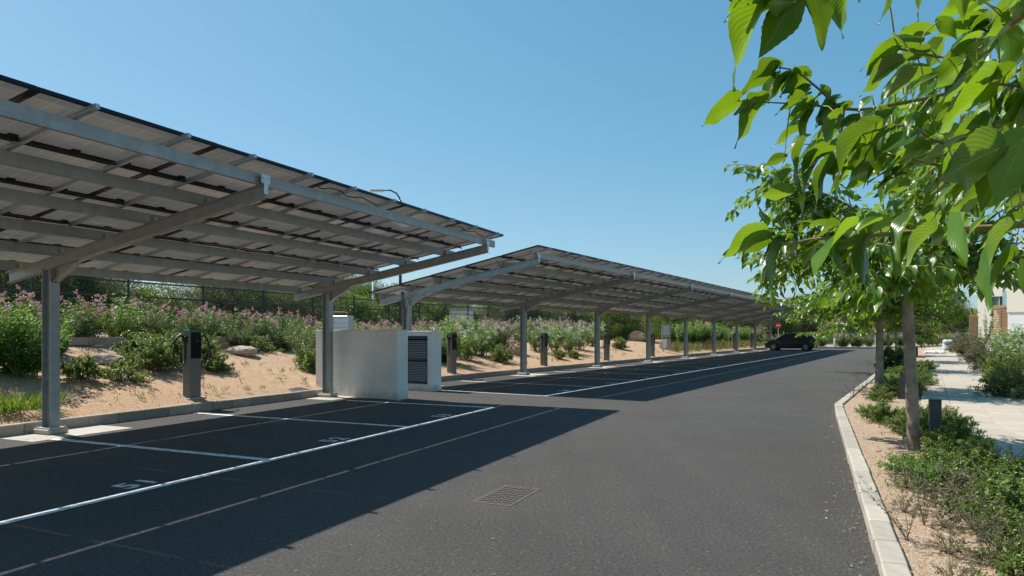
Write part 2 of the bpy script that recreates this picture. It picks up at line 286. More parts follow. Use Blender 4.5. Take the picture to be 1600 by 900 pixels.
# ------------------------------------------------------------------ mesh helpers
class MB:
    def __init__(s): s.v = []; s.f = []; s.m = []
    def add(s, vs, fs, mi=0):
        b = len(s.v); s.v += [tuple(v) for v in vs]; s.f += [tuple(i + b for i in f) for f in fs]; s.m += [mi] * len(fs); return s
    def box(s, x0, x1, y0, y1, z0, z1, mi=0, T=None):
        vs = [Vector(p) for p in ((x0,y0,z0),(x1,y0,z0),(x1,y1,z0),(x0,y1,z0),(x0,y0,z1),(x1,y0,z1),(x1,y1,z1),(x0,y1,z1))]
        if T: vs = [T @ v for v in vs]
        return s.add(vs, [(0,3,2,1),(4,5,6,7),(0,1,5,4),(1,2,6,5),(2,3,7,6),(3,0,4,7)], mi)
    def bbox(s, x0, x1, y0, y1, z0, z1, b=0.01, mi=0, T=None):
        """box with chamfered edges all round"""
        vs = []
        for (xa, sx) in ((x0, 1), (x1, -1)):
            for (ya, sy) in ((y0, 1), (y1, -1)):
                for (za, sz) in ((z0, 1), (z1, -1)):
                    vs += [Vector((xa, ya + sy*b, za + sz*b)), Vector((xa + sx*b, ya, za + sz*b)), Vector((xa + sx*b, ya + sy*b, za))]
        if T: vs = [T @ v for v in vs]
        I = lambda i, j, k, a: (i*4 + j*2 + k)*3 + a
        fs = []
        for i in (0, 1): q = [I(i,0,0,0), I(i,1,0,0), I(i,1,1,0), I(i,0,1,0)]; fs.append(q if i else q[::-1])
        for j in (0, 1): q = [I(0,j,0,1), I(1,j,0,1), I(1,j,1,1), I(0,j,1,1)]; fs.append(q[::-1] if j else q)
        for k in (0, 1): q = [I(0,0,k,2), I(1,0,k,2), I(1,1,k,2), I(0,1,k,2)]; fs.append(q if k else q[::-1])
        for i in (0,1):
            for j in (0,1): fs.append([I(i,j,0,0), I(i,j,1,0), I(i,j,1,1), I(i,j,0,1)])
            for k in (0,1): fs.append([I(i,0,k,0), I(i,1,k,0), I(i,1,k,2), I(i,0,k,2)])
        for j in (0,1):
            for k in (0,1): fs.append([I(0,j,k,1), I(1,j,k,1), I(1,j,k,2), I(0,j,k,2)])
        for i in (0,1):
            for j in (0,1):
                for k in (0,1): fs.append([I(i,j,k,0), I(i,j,k,1), I(i,j,k,2)])
        return s.add(vs, fs, mi)
    def prism(s, prof, p0, p1, ax, ay, mi=0, prof2=None):
        """2D outline swept from p0 to p1; ax, ay = its axes"""
        p0 = Vector(p0); p1 = Vector(p1); ax = Vector(ax); ay = Vector(ay); n = len(prof); q = prof2 or prof
        vs = [p0 + ax*a + ay*b for a, b in prof] + [p1 + ax*a + ay*b for a, b in q]
        fs = [(i, (i+1) % n, n + (i+1) % n, n + i) for i in range(n)] + [tuple(range(n-1, -1, -1)), tuple(range(n, 2*n))]
        return s.add(vs, fs, mi)
    def tube(s, pts, r, n=6, mi=0, cap=True):
        pts = [Vector(p) for p in pts]; k = len(pts)
        rs = r if isinstance(r, (list, tuple)) else [r] * k
        ref = Vector((0, 0, 1)); vs = []; up = None
        for i, p in enumerate(pts):
            t = (pts[min(i+1, k-1)] - pts[max(i-1, 0)])
            if t.length < 1e-9: t = Vector((0, 0, 1))
            t.normalize()
            if up is None:
                a = ref if abs(t.z) < 0.9 else Vector((1, 0, 0)); up = (a - t * a.dot(t)).normalized()
            else:
                up = up - t * up.dot(t)
                up = up.normalized() if up.length > 1e-6 else t.orthogonal().normalized()
            w = t.cross(up)
            for j in range(n):
                a = 2 * math.pi * j / n
                vs.append(p + (up * math.cos(a) + w * math.sin(a)) * rs[i])
        fs = []
        for i in range(k - 1):
            for j in range(n):
                fs.append((i*n + j, i*n + (j+1) % n, (i+1)*n + (j+1) % n, (i+1)*n + j))
        if cap: fs += [tuple(range(n-1, -1, -1)), tuple((k-1)*n + j for j in range(n))]
        return s.add(vs, fs, mi)
    def mesh(s, name, mats, smooth=False):
        me = bpy.data.meshes.new(name); me.from_pydata(s.v, [], s.f)
        for m in (mats if isinstance(mats, (list, tuple)) else [mats]): me.materials.append(M[m])
        me.polygons.foreach_set('material_index', s.m)
        if smooth: me.polygons.foreach_set('use_smooth', [True] * len(s.f))
        me.update(); return me
    def build(s, name, mats, parent=None, smooth=False, loc=None, **kw):
        return link(name, s.mesh(name, mats, smooth), parent, loc=loc, **kw)

def tag(o, label=None, cat=None, group=None, kind=None):
    if label: o['label'] = label
    if cat: o['category'] = cat
    if group: o['group'] = group
    if kind: o['kind'] = kind
    return o
def link(name, me, parent=None, loc=None, rot=None, mat=None, scale=None, label=None, cat=None, group=None, kind=None):
    o = bpy.data.objects.new(name, me); COL.objects.link(o)
    if parent is not None: o.parent = parent
    if mat is not None: o.matrix_local = mat
    else:
        if loc is not None: o.location = loc
        if rot is not None: o.rotation_euler = rot
        if scale is not None: o.scale = (scale,) * 3 if isinstance(scale, (int, float)) else scale
    return tag(o, label, cat, group, kind)
def empty(name, loc=(0,0,0), rz=0.0, label=None, cat=None, group=None, kind=None):
    o = bpy.data.objects.new(name, None); COL.objects.link(o); o.location = loc; o.rotation_euler = (0, 0, rz)
    o.empty_display_size = 0.2
    return tag(o, label, cat, group, kind)
def copy_tree(o, parent=None):
    c = o.copy(); COL.objects.link(c)
    if parent is not None: c.parent = parent; c.matrix_parent_inverse = o.matrix_parent_inverse
    for ch in list(o.children): copy_tree(ch, c)
    return c
def put(root, loc, rz=0.0, label=None, group=None, scale=None, first=[None]):
    root.location = loc; root.rotation_euler = (0, 0, rz)
    if label: root['label'] = label
    if group: root['group'] = group
    if scale: root.scale = (scale,)*3 if isinstance(scale, (int, float)) else scale
    return root

def leaf_mesh(name, B, D, N, Ln, W, tone, mats, fold=0.25, mi=None, shape=0.45):
    """many leaves in one mesh: each is two facets folded along the midrib (numpy arrays in)"""
    B = np.asarray(B, float); D = np.asarray(D, float); N = np.asarray(N, float); n = len(B)
    Ln = np.broadcast_to(np.asarray(Ln, float), (n,))[:, None]; W = np.broadcast_to(np.asarray(W, float), (n,))[:, None]
    D = D / (np.linalg.norm(D, axis=1, keepdims=True) + 1e-9)
    N = N - D * (N * D).sum(1, keepdims=True); N = N / (np.linalg.norm(N, axis=1, keepdims=True) + 1e-9)
    S = np.cross(D, N)
    mid = B + D * Ln * shape
    V = np.empty((n, 4, 3))
    V[:, 0] = B; V[:, 1] = mid + S * W * 0.5 + N * W * fold; V[:, 2] = B + D * Ln - N * Ln * 0.08; V[:, 3] = mid - S * W * 0.5 + N * W * fold
    me = bpy.data.meshes.new(name)
    me.vertices.add(n * 4); me.vertices.foreach_set('co', V.reshape(-1))
    idx = (np.arange(n) * 4)[:, None, None] + np.array([[0, 1, 2], [0, 2, 3]])[None]
    me.loops.add(n * 6); me.loops.foreach_set('vertex_index', idx.reshape(-1).astype(np.int32))
    me.polygons.add(n * 2); me.polygons.foreach_set('loop_start', (np.arange(n * 2) * 3).astype(np.int32))
    for m in (mats if isinstance(mats, (list, tuple)) else [mats]): me.materials.append(M[m])
    if mi is not None: me.polygons.foreach_set('material_index', np.repeat(np.asarray(mi, np.int32), 2))
    a = me.attributes.new('tone', 'FLOAT', 'FACE'); a.data.foreach_set('value', np.repeat(np.asarray(tone, float), 2))
    me.update(calc_edges=True); me.validate()
    return me
def rnd_dirs(n, r=nr):
    v = r.normal(size=(n, 3)); return v / np.linalg.norm(v, axis=1, keepdims=True)

# ------------------------------------------------------------------ site frames
class Frame:
    """u runs along the carport, t runs across it towards the road"""
    def __init__(s, ox, oy, deg):
        s.o = Vector((ox, oy, 0)); s.a = rad(deg)
        s.u = Vector((math.sin(s.a), math.cos(s.a), 0)); s.n = Vector((math.cos(s.a), -math.sin(s.a), 0))
        s.rz = math.pi / 2 - s.a
    def P(s, t, ss, z=0.0): return s.o + s.n * t + s.u * ss + Vector((0, 0, z))
    def inv(s, p):
        d = Vector((p[0], p[1], 0)) - s.o
        return d.dot(s.n), d.dot(s.u)
C1 = Frame(-4.34, 16.0, 23.77)
C2 = Frame(-2.92, 18.9, 31.35)
U1, N1, U2, N2 = C1.u, C1.n, C2.u, C2.n
KL = [C1.P(-.22, -22), C1.P(-.22, 1.2), C2.P(-.45, .8), C2.P(-.45, 57)]         # left kerb face
KB = [p.copy() for p in KL]
RR1 = Vector((6.27, 13.3, 0)); RR0 = RR1 - U1 * 26; RR2 = RR1 + U2 * 60            # right kerb face
PL1 = Vector((6.62, 11.1, 0)); PL0 = PL1 - U1 * 20; PL2 = PL1 + U2 * 62            # left edge of the footpath

def dist_poly(x, y, poly):
    best = 1e9
    for a, b in zip(poly[:-1], poly[1:]):
        dx, dy = b.x - a.x, b.y - a.y; l2 = dx*dx + dy*dy
        k = max(0.0, min(1.0, ((x - a.x) * dx + (y - a.y) * dy) / l2))
        best = min(best, math.hypot(x - a.x - k*dx, y - a.y - k*dy))
    return best
def hnoise(x, y):
    return (math.sin(x*1.7 + 1.3*math.sin(y*1.1)) + math.sin(y*2.3 + 1.7*math.sin(x*.9 + 2)) + .5*math.sin(x*4.9 + y*3.7)) / 2.5
def zbed(x, y):
    d = dist_poly(x, y, KB) - 0.15
    k = max(0.0, min(1.0, (y - 15) / 12.0)); slope = 0.255 * (1 - k) + 0.165 * k; cap = 1.22 * (1 - k) + 0.85 * k
    dd = max(0.0, d); z = 0.13 + min(cap, slope * dd)
    if slope * dd > cap - 0.25: z = 0.13 + cap - 0.25 * math.exp(-(slope * dd - cap + 0.25) / 0.25)
    z += 0.035 * hnoise(x, y) * min(1, dd / 0.8)
    if dd > 14: z -= min(1.0, (dd - 14) / 12.0) * (cap + 0.2)
    return z

# ------------------------------------------------------------------ ground sheets
def sheet(name, pts, z, m, parent=None, kind='structure'):
    b = MB(); b.add([(p[0], p[1], z) for p in pts], [tuple(range(len(pts)))])
    return b.build(name, m, parent, kind=kind if parent is None else None)
def subdivided(b, pts, z, step=4.0): pass
sheet('ground', [(-900, -300), (900, -300), (900, 2500), (-900, 2500)], -0.03, 'farground')
road = sheet('road', [RR0, RR1, RR2 - U2 * 3, C2.P(5.2, 57), C2.P(-.3, 57), C2.P(-.45, .8), C1.P(-.22, 1.2), C1.P(-.22, -22)][::-1], 0.0, 'asphalt')
sheet('side_road', [(36, 108), (70, 104), (120, 150), (46, 150)], -0.015, 'asphalt')

def bed_mesh():
    # rows follow the kerb, columns climb away from it
    pts = []; poly = KL
    for a, b in zip(poly[:-1], poly[1:]):
        L = (b - a).length; n = max(2, int(L / 0.45))
        for i in range(n): pts.append((a.lerp(b, i / n)))
    pts.append(poly[-1])
    ds = [0.13, 0.3, .6, .9, 1.2, 1.5, 1.8, 2.1, 2.4, 2.7, 3.0, 3.4, 3.8, 4.2, 4.6, 5, 5.5, 6, 7, 8, 9.5, 11, 13, 16, 20, 26, 34]
    vs = []; fs = []
    for i, p in enumerate(pts):
        w = max(0.0, min(1.0, (C1.inv(p)[1] + 3) / 8.0))
        nn = (-(N1 * (1 - w) + N2 * w)).normalized()
        for d in ds:
            q = p + nn * d; z = zbed(q.x, q.y)
            if d <= 0.13: z = 0.12
            vs.append((q.x, q.y, z))
    m = len(ds)
    for i in range(len(pts) - 1):
        for j in range(m - 1): fs.append((i*m + j, (i+1)*m + j, (i+1)*m + j + 1, i*m + j + 1))
    b = MB(); b.add(vs, fs); return b
bed = bed_mesh().build('planting_bed', 'dirt', smooth=True, kind='structure')

# right side: planter strip, footpath, bed
KW = 0.15
def off(p, nn, d): return p + nn * d
bis = (N1 + N2).normalized()
kin = [off(RR0, N1, KW), RR1 + bis * KW, off(RR2, N2, KW)]
sheet('planter_ground', [kin[0], kin[1], kin[2], PL2, PL1, PL0][::-1], 0.075, 'gravel')
PW = 2.0
PR0, PR1, PR2 = PL0 + N1 * PW, PL1 + bis * PW / bis.dot(N1), PL2 + N2 * PW
pathb = MB(); top = [PL0, PL1, PL2, PR2, PR1, PR0]
pathb.add([(p.x, p.y, 0.088) for p in top], [(5, 4, 1, 0), (4, 3, 2, 1)])
path = pathb.build('footpath', 'joint', kind='structure')
sheet('right_bed', [PR0, PR1, PR2, PR2 + Vector((60, -10, 0)), Vector((70, -10, 0))], 0.07, 'gravel')

def tile_mesh(L, W):
    b = MB(); b.bbox(-W/2, W/2, -L/2, L/2, -0.03, 0.0, 0.004); return b
tms = [tile_mesh(0.594, 0.494).mesh('tile', m) for m in ('slab', 'slab_b', 'slab')]
ntile = 0; rest = MB()
def lay(base, uu, nn, k0, k1, z):
    global ntile
    for k in range(k0, k1):
        for c in range(4):
            p = base + uu * (0.6 * (k + .5)) + nn * (0.5 * (c + .5))
            # mitre
            side = (p - PL1).dot((U1 + U2).normalized())
            if uu is U1 and side > 0.12: continue
            if uu is U2 and side < -0.12: continue
            zz = z + rng.uniform(-.0015, .0015)
            if ntile < 290:
                o = link('tile', tms[rng.choice((0, 0, 1, 2))], path, loc=(p.x, p.y, zz), rot=(rng.gauss(0, .0015), rng.gauss(0, .0015), -(math.atan2(uu.x, uu.y))))
                ntile += 1
            else:
                a = -(math.atan2(uu.x, uu.y)); T = Matrix.Translation((p.x, p.y, zz)) @ Matrix.Rotation(a, 4, 'Z')
                rest.box(-.247, .247, -.297, .297, -.03, 0, T=T)
lay(PL1, U1, N1, -13, 2, 0.112)
lay(PL1, U2, N2, -2, 100, 0.109)
rest.build('far_tiles', 'slab', path, kind='stuff')

# kerbs: every stone a piece
kerb_l = empty('left_kerb', kind='structure'); kerb_r = empty('right_kerb', kind='structure')
ks = MB(); ks.bbox(-.246, .246, 0, KW, -.03, .165, .012); kme = ks.mesh('kerb_stone', 'kerb')
ks = MB(); ks.bbox(-.247, .247, 0, KW, -.03, .11, .012); kme2 = ks.mesh('kerb_stone', 'kerb2')
def lay_kerb(poly, me, parent, side, limit, name='kerb_stone', extra=None):
    cnt = 0; spill = MB()
    for a, b in zip(poly[:-1], poly[1:]):
        d = (b - a); L = d.length; d.normalize(); nn = Vector((d.y, -d.x, 0)) * side
        n = int(round(L / .5)); st = L / n
        for i in range(n):
            c = a + d * (i + .5) * st
            if c.y < -3: continue
            rz = math.atan2(d.y, d.x)
            # local y must point along nn
            T = Matrix.Translation(c) @ Matrix(((d.x, nn.x, 0, 0), (d.y, nn.y, 0, 0), (0, 0, 1 , 0), (0, 0, 0, 1)))
            if side > 0: T = Matrix.Translation(c) @ Matrix(((-d.x, nn.x, 0, 0), (-d.y, nn.y, 0, 0), (0, 0, 1, 0), (0, 0, 0, 1)))
            T = T @ Matrix.Translation((0, rng.gauss(0, .002), rng.gauss(0, .002)))
            if cnt < limit: link(name, me, parent, mat=T); cnt += 1
            else: spill.box(-.246, .246, 0, KW, -.03, .14, T=T)
    if spill.v: spill.build('far_kerb_stones', me.materials[0].name and ('kerb' if me is kme else 'kerb2'), parent, kind='stuff')
lay_kerb([C1.P(-.22, -15), C1.P(-.22, 1.35)], kme, kerb_l, -1, 60)
lay_kerb([C2.P(-.45, .75), C2.P(-.45, 57), C2.P(5.2, 57), C2.P(7.6, 58.6), C2.P(11, 66), C2.P(17, 88), C2.P(28, 120)], kme, kerb_l, -1, 230)
lay_kerb([RR1 - U1 * 14, RR1 - U1 * .5, RR1 + Vector((.1, .18, 0)), RR1 + U2 * 48], kme2, kerb_r, 1, 160)

# ------------------------------------------------------------------ markings on the asphalt
def strip(name, F, t0, s0, t1, s1, w, z=0.005, m='paint', parent=road, parts=None):
    a = F.P(t0, s0); b = F.P(t1, s1); d = (b - a).normalized(); nn = Vector((d.y, -d.x, 0)) * (w / 2)
    mb = MB(); L = (b - a).length; n = max(1, int(L / 1.5)); vs = []
    for i in range(n + 1):
        p = a.lerp(b, i / n); vs += [(p - nn), (p + nn)]
    mb.add([(v.x, v.y, z) for v in vs], [(2*i, 2*i+1, 2*i+3, 2*i+2) for i in range(n)])
    return mb.build(name, m, parent)
def pad(F, s):
    b = MB(); ps = [F.P(-.2, s-.62), F.P(.62, s-.62), F.P(.62, s+.9), F.P(-.2, s+.9)]
    b.add([(p.x, p.y, .0035) for p in ps[::-1]], [(0, 1, 2, 3)]); b.build('concrete_pad', 'pad', road)
TL = 4.58
strip('bay_line', C1, TL, -16, TL, -.49, .12, parent=road)
for k in range(5): strip('bay_line', C1, (.62 if k in (2, 4) else -.1 if k != 0 else 1.0), -.55 - 3.07*k, TL - .06, -.55 - 3.07*k, .12)
strip('bay_line', C2, TL, -.43, TL, 50.4, .12)
for k in range(17): strip('bay_line', C2, (.62 if k % 2 == 0 and k else -.1), -.37 + 3.1*k, TL - .06, -.37 + 3.1*k, .12)
# (the thin light lines across the shaded bays are daylight falling through the gaps between the panels)
def number_mesh(txt):
    cu = bpy.data.curves.new('n', 'FONT'); cu.body = txt; cu.size = 0.38; cu.align_x = 'CENTER'; cu.offset = 0.011; cu.space_character = 1.15
    o = bpy.data.objects.new('n', cu); COL.objects.link(o)
    bpy.context.view_layer.update()
    me = bpy.data.meshes.new_from_object(o.evaluated_get(bpy.context.evaluated_depsgraph_get()))
    bpy.data.objects.remove(o); me.materials.clear(); me.materials.append(M['paint'])
    return me
for F, lst in ((C1, [(-8.2, '51'), (-5.16, '52'), (-2.13, '53')]), (C2, [(-.37 + 3.1*(k+.5), str(54 + k)) for k in range(16)])):
    for s, txt in lst:
        p = F.P(4.42, s, .0055)
        # read from the road: text runs along +u, its top towards the kerb
        R = Matrix(((F.u.x, -F.n.x, 0, p.x), (F.u.y, -F.n.y, 0, p.y), (0, 0, 1, p.z), (0, 0, 0, 1)))
        link('bay_number', number_mesh(txt), road, mat=R)

# asphalt stains / patches
def blotch(F, t, s, r, m, z=.0042):
    b = MB(); n = 14; c = F.P(t, s)
    b.add([(c.x + math.cos(2*math.pi*i/n)*r*rng.uniform(.6, 1.1), c.y + math.sin(2*math.pi*i/n)*r*rng.uniform(.6, 1.1), z) for i in range(n)], [tuple(range(n))])
    return b
pb = MB()
for i in range(260):
    F = C1 if i % 2 else C2
    t = rng.uniform(0, 9); s = rng.uniform(-13, 1) if F is C1 else rng.uniform(1, 30)
    q = blotch(F, t, s, rng.uniform(.008, .022), 'pad'); pb.add(q.v, q.f)
pb.build('paint_specks', 'chalk', road, kind='stuff')

# drain grate
g = empty('drain_grate', C1.P(0, 0) * 0 + Vector((-.04, 6.3, 0)), -C1.a, label='square cast iron drain grate set in the sunlit asphalt of the road', cat='drain grate')
b = MB(); b.box(-.17, .17, -.35, .35, -.0015, .002); b.build('shaft_shade', 'hole', g)  # thin black sheet over the asphalt paints the dark below the bars
b = MB()
for x0, x1, y0, y1 in ((-.19, -.165, -.36, .36), (.165, .19, -.36, .36), (-.165, .165, -.36, -.335), (-.165, .165, .335, .36)): b.bbox(x0, x1, y0, y1, -.01, .0045, .001)
b.build('frame', 'iron', g)
bar = MB(); bar.box(-.165, .165, -.014, .014, .0024, .0034); bme = bar.mesh('grate_bar', 'iron')
for k in range(10): link('grate_bar', bme, g, loc=(0, -.302 + k * .0671, 0))
b = MB(); b.box(-.012, .012, -.334, .334, .0022, .0034); b.build('centre_bar', 'iron', g)

# ------------------------------------------------------------------ solar carports
SL = 0.178; SA = math.atan(SL); RT = 4.185
def zr(t): return 3.355 + SL * (t - RT)          # top of rafter
IH = lambda h, w, tf, tw: [(-w/2, 0), (w/2, 0), (w/2, tf), (tw/2, tf), (tw/2, h-tf), (w/2, h-tf), (w/2, h), (-w/2, h), (-w/2, h-tf), (-tw/2, h-tf), (-tw/2, tf), (-w/2, tf)]
CS = lambda h, w, th: [(0, 0), (w, 0), (w, .018), (w-th, .018), (w-th, th), (th, th), (th, h-th), (w-th, h-th), (w-th, h-.018), (w, h-.018), (w, h), (0, h)]
PT = [4.13, 3.13, 2.13, 1.14, .16, -.83]         # purlin positions
Zv = Vector((0, 0, 1))
def carport(F, sa, sb, cols, posts, label):
    root = empty('solar_carport', (F.o.x, F.o.y, 0), F.rz, label=label, cat='solar carport', group='solar carports over the parking bays')
    L = lambda t, s, z=0.0: Vector((s, -t, z))
    c = MB(); h = 2.30
    prof = [(x, y - .10) for x, y in IH(.20, .14, .012, .009)]
    # web across u, flanges face the road
    prof = [(-a, b) for a, b in prof]
    c.prism(prof, (0, 0, .07), (0, 0, zr(0) - .16), (1, 0, 0), (0, 1, 0)); cme = c.mesh('column', 'steel')
    bp = MB(); bp.bbox(-.15, .15, -.19, .19, .0, .085, .02); bme_ = bp.mesh('base_block', 'kerb2')
    bt = MB()
    for x in (-.11, .11):
        for y in (-.14, .14): bt.tube([(x, y, .08), (x, y, .115)], .012, 6)
    bt.box(-.13, .13, -.165, .165, .085, .097); btm = bt.mesh('base_plate', 'steel2')
    ra = MB(); t0, t1 = -.98, 4.17
    up = Vector((0, SL, 0)).normalized()
    sl = Vector((0, -math.cos(SA), math.sin(SA))); upv = Vector((0, math.sin(SA), math.cos(SA)))
    p0 = L(t0, 0, zr(t0)) - upv * .17; p1 = L(t1, 0, zr(t1)) - upv * .17
    ra.prism(IH(.17, .10, .010, .008), p0, p1, Vector((1, 0, 0)), upv); rme = ra.mesh('rafter', 'steel')
    ha = MB(); q0 = L(-.02, 0, zr(-.02)) - upv * .172; q1 = L(.62, 0, zr(.62)) - upv * .172
    for x0, x1 in ((-.004, .004),):
        ha.add([(x0, q0.y, q0.z), (x0, q1.y, q1.z), (x0, q1.y, q1.z - .03), (x0, q0.y - .1, q0.z - .20), (x0, q0.y, q0.z - .20),
                (x1, q0.y, q0.z), (x1, q1.y, q1.z), (x1, q1.y, q1.z - .03), (x1, q0.y - .1, q0.z - .20), (x1, q0.y, q0.z - .20)],
               [(0,1,2,3,4), (9,8,7,6,5), (0,5,6,1), (1,6,7,2), (2,7,8,3), (3,8,9,4), (4,9,5,0)])
    ha.prism([(-.05, 0), (.05, 0), (.05, .01), (-.05, .01)], (0, q1.y, q1.z - .04), (0, q0.y - .1, q0.z - .21), (1, 0, 0), (0, 0, 1))
    hme = ha.mesh('haunch', 'steel')
    br = MB(); br.box(-.075, .075, -.004, .004, .0, .11); br.box(-.035, .035, -.0075, -.0035, -.13, .06)
    for x in (-.045, .045): br.tube([(x, -.014, .07), (x, .008, .07)], .012, 6)
    brf = br.mesh('bracket', 'steel2')
    br = MB(); br.box(-.006, .006, -.07, .07, .0, .10); br.box(-.05, .05, -.07, .07, 0.001, .008)
    for y in (-.04, .04): br.tube([(-.016, y, .06), (.016, y, .06)], .011, 6)
    brm = br.mesh('bracket', 'steel2')
    for s in posts:
        lc = Matrix.Translation(L(.03, s, 0))
        co = link('column', cme, root, mat=lc); link('base_block', bme_, co); link('base_plate', btm, co)
        ro = link('rafter', rme, root, loc=L(0, s, 0)); link('haunch', hme, ro)
        link('bracket', brf, ro, mat=Matrix.Translation(L(4.19, 0, zr(4.19)) ))
        for t in PT[1:]:
            link('bracket', brm, ro, mat=Matrix.Translation(L(t - .02, 0, zr(t) + .004) + Vector((.055, 0, 0))) @ Matrix.Rotation(0, 4, 'X'))
        pad(F, s)
    for t in PT:
        pu = MB(); a = L(t, sa + .05, zr(t)); bq = L(t, sb - .0, zr(t))
        pu.prism([(p - .0, q) for p, q in CS(.14, .055, .004)], a, bq, Vector((0, 1, 0)), Vector((0, 0, 1)))
        pu.build('purlin', 'steel', root)
    pw = (sb - sa) / cols; rw = 5.52 / 5; T0 = 4.36
    zp = lambda t: zr(t) + .148 + .052           # underside of the panels
    # rails: two under each column of panels
    rm = MB(); a = L(T0 + .075, 0, zp(T0 + .075)) - upv * .05; bq = L(T0 - 5.5, 0, zp(T0 - 5.5)) - upv * .05
    rm.prism([(-.022, 0), (.022, 0), (.022, .012), (.014, .012), (.014, .034), (.022, .034), (.022, .046), (-.022, .046), (-.022, .034), (-.014, .034), (-.014, .012), (-.022, .012)], a, bq, Vector((1, 0, 0)), upv)
    rme2 = rm.mesh('rail', 'steel2')
    pm = MB(); w2, l2 = pw/2 - .0032, rw/2 - .0125; fr = .034; hh = .034
    pm.box(-w2 + fr, w2 - fr, -l2 + fr, l2 - fr, .012, hh - .004, 1)
    for x0, x1, y0, y1 in ((-w2, w2, -l2, -l2 + fr), (-w2, w2, l2 - fr, l2), (-w2, -w2 + fr, -l2 + fr, l2 - fr), (w2 - fr, w2, -l2 + fr, l2 - fr)): pm.box(x0, x1, y0, y1, 0, hh, 0)
    pme = pm.mesh('solar_panel', ['frame', 'back', 'cells'])
    me = pme
    for p in me.polygons:
        if p.material_index == 1 and p.normal.z > .9: p.material_index = 2
    # three small junction boxes with short leads under every panel
    jb = MB()
    for x in (-pw*.31, 0.02, pw*.31):
        jb.bbox(x - .045, x + .045, l2 - .10, l2 - .05, -.006, .0115, .004)
    jb.tube([(-pw*.31, l2 - .07, -.004), (-pw*.28, l2 - .05, -.02), (-pw*.2, l2 - .04, -.025), (-pw*.10, l2 - .04, -.012)], .006, 5)
    jb.tube([(pw*.31, l2 - .09, -.004), (pw*.38, l2 - .07, -.05), (pw*.46, l2 - .06, -.02), (pw*.42, l2 - .11, -.045), (pw*.34, l2 - .05, -.03), (pw*.24, l2 - .04, -.02)], .006, 5)
    jme = jb.mesh('junction_leads', 'rubber')
    for i in range(cols):
        sc = sb - pw * (i + .5)
        for e in (-pw/4 - .02, pw/4 + .02): link('rail', rme2, root, loc=L(0, sc + e, 0))
        for j in range(5):
            tc_ = T0 - rw * (j + .5)
            po = link('solar_panel', pme, root, loc=L(tc_, sc, zp(tc_) + .0), rot=(-SA + rng.gauss(0, .0012), rng.gauss(0, .0012), 0))
            link('junction_leads', jme, po, kind='stuff')
    # long leads clipped under the panels
    for j in range(1, 5):
        tb = T0 - rw * j; cb = MB(); pts = []
        n = cols * 4
        for q in range(n + 1):
            s = sa + (sb - sa) * q / n
            pts.append(L(tb + .06 + rng.gauss(0, .010), s, zp(tb) - .008 - abs(rng.gauss(0, .012))))
        cb.tube(pts, .011, 5); cb.build('cable', 'rubber', root)
    # one loose looping lead near the high edge
    for s0 in ([sb - 6.0, sb - 2.3] if cols < 12 else [sb - 50, sb - 41]):
        cb = MB(); pts = [L(4.24, s0 + q * .13 + .06*math.sin(q*1.9), zp(4.24) - .03 - .028 * (1 + math.sin(q * 1.3))) for q in range(12)]
        cb.tube(pts, .009, 5); cb.build('loose_cable', 'rubber', root)
    return root
W1 = 1.93
carport(C1, .48 - 9*W1, .48, 9, [0, -6.35, -12.7], 'steel solar carport nearest the camera, roofing bays 51 to 53')
cp2 = carport(C2, -.29, -.29 + 27*1.912, 27, [6.35 * k for k in range(9)], 'long steel solar carport running away towards the parked black car')
cb = MB()
for dx, dr in ((-.13, .10), (-.2, .14)):
    pts = [Vector((dx + .02*math.sin(a), -.06 + .02*a, zr(0) + .06 - .02 + dr*math.cos(a*1.0) - a*.0)) for a in [i*.35 for i in range(10)]]
    pts = [Vector((dx*.8, .05, 2.58)), Vector((dx, .0, 2.62)), Vector((dx - .03, -.03, 2.5)), Vector((dx - .02, -.02, 2.35)), Vector((dx*.7, .02, 2.22)), Vector((-.05, .03, 2.1)), Vector((-.05, .05, 1.6))]
    cb.tube(pts, .018, 6)
cb.build('conduit', 'anth', cp2)

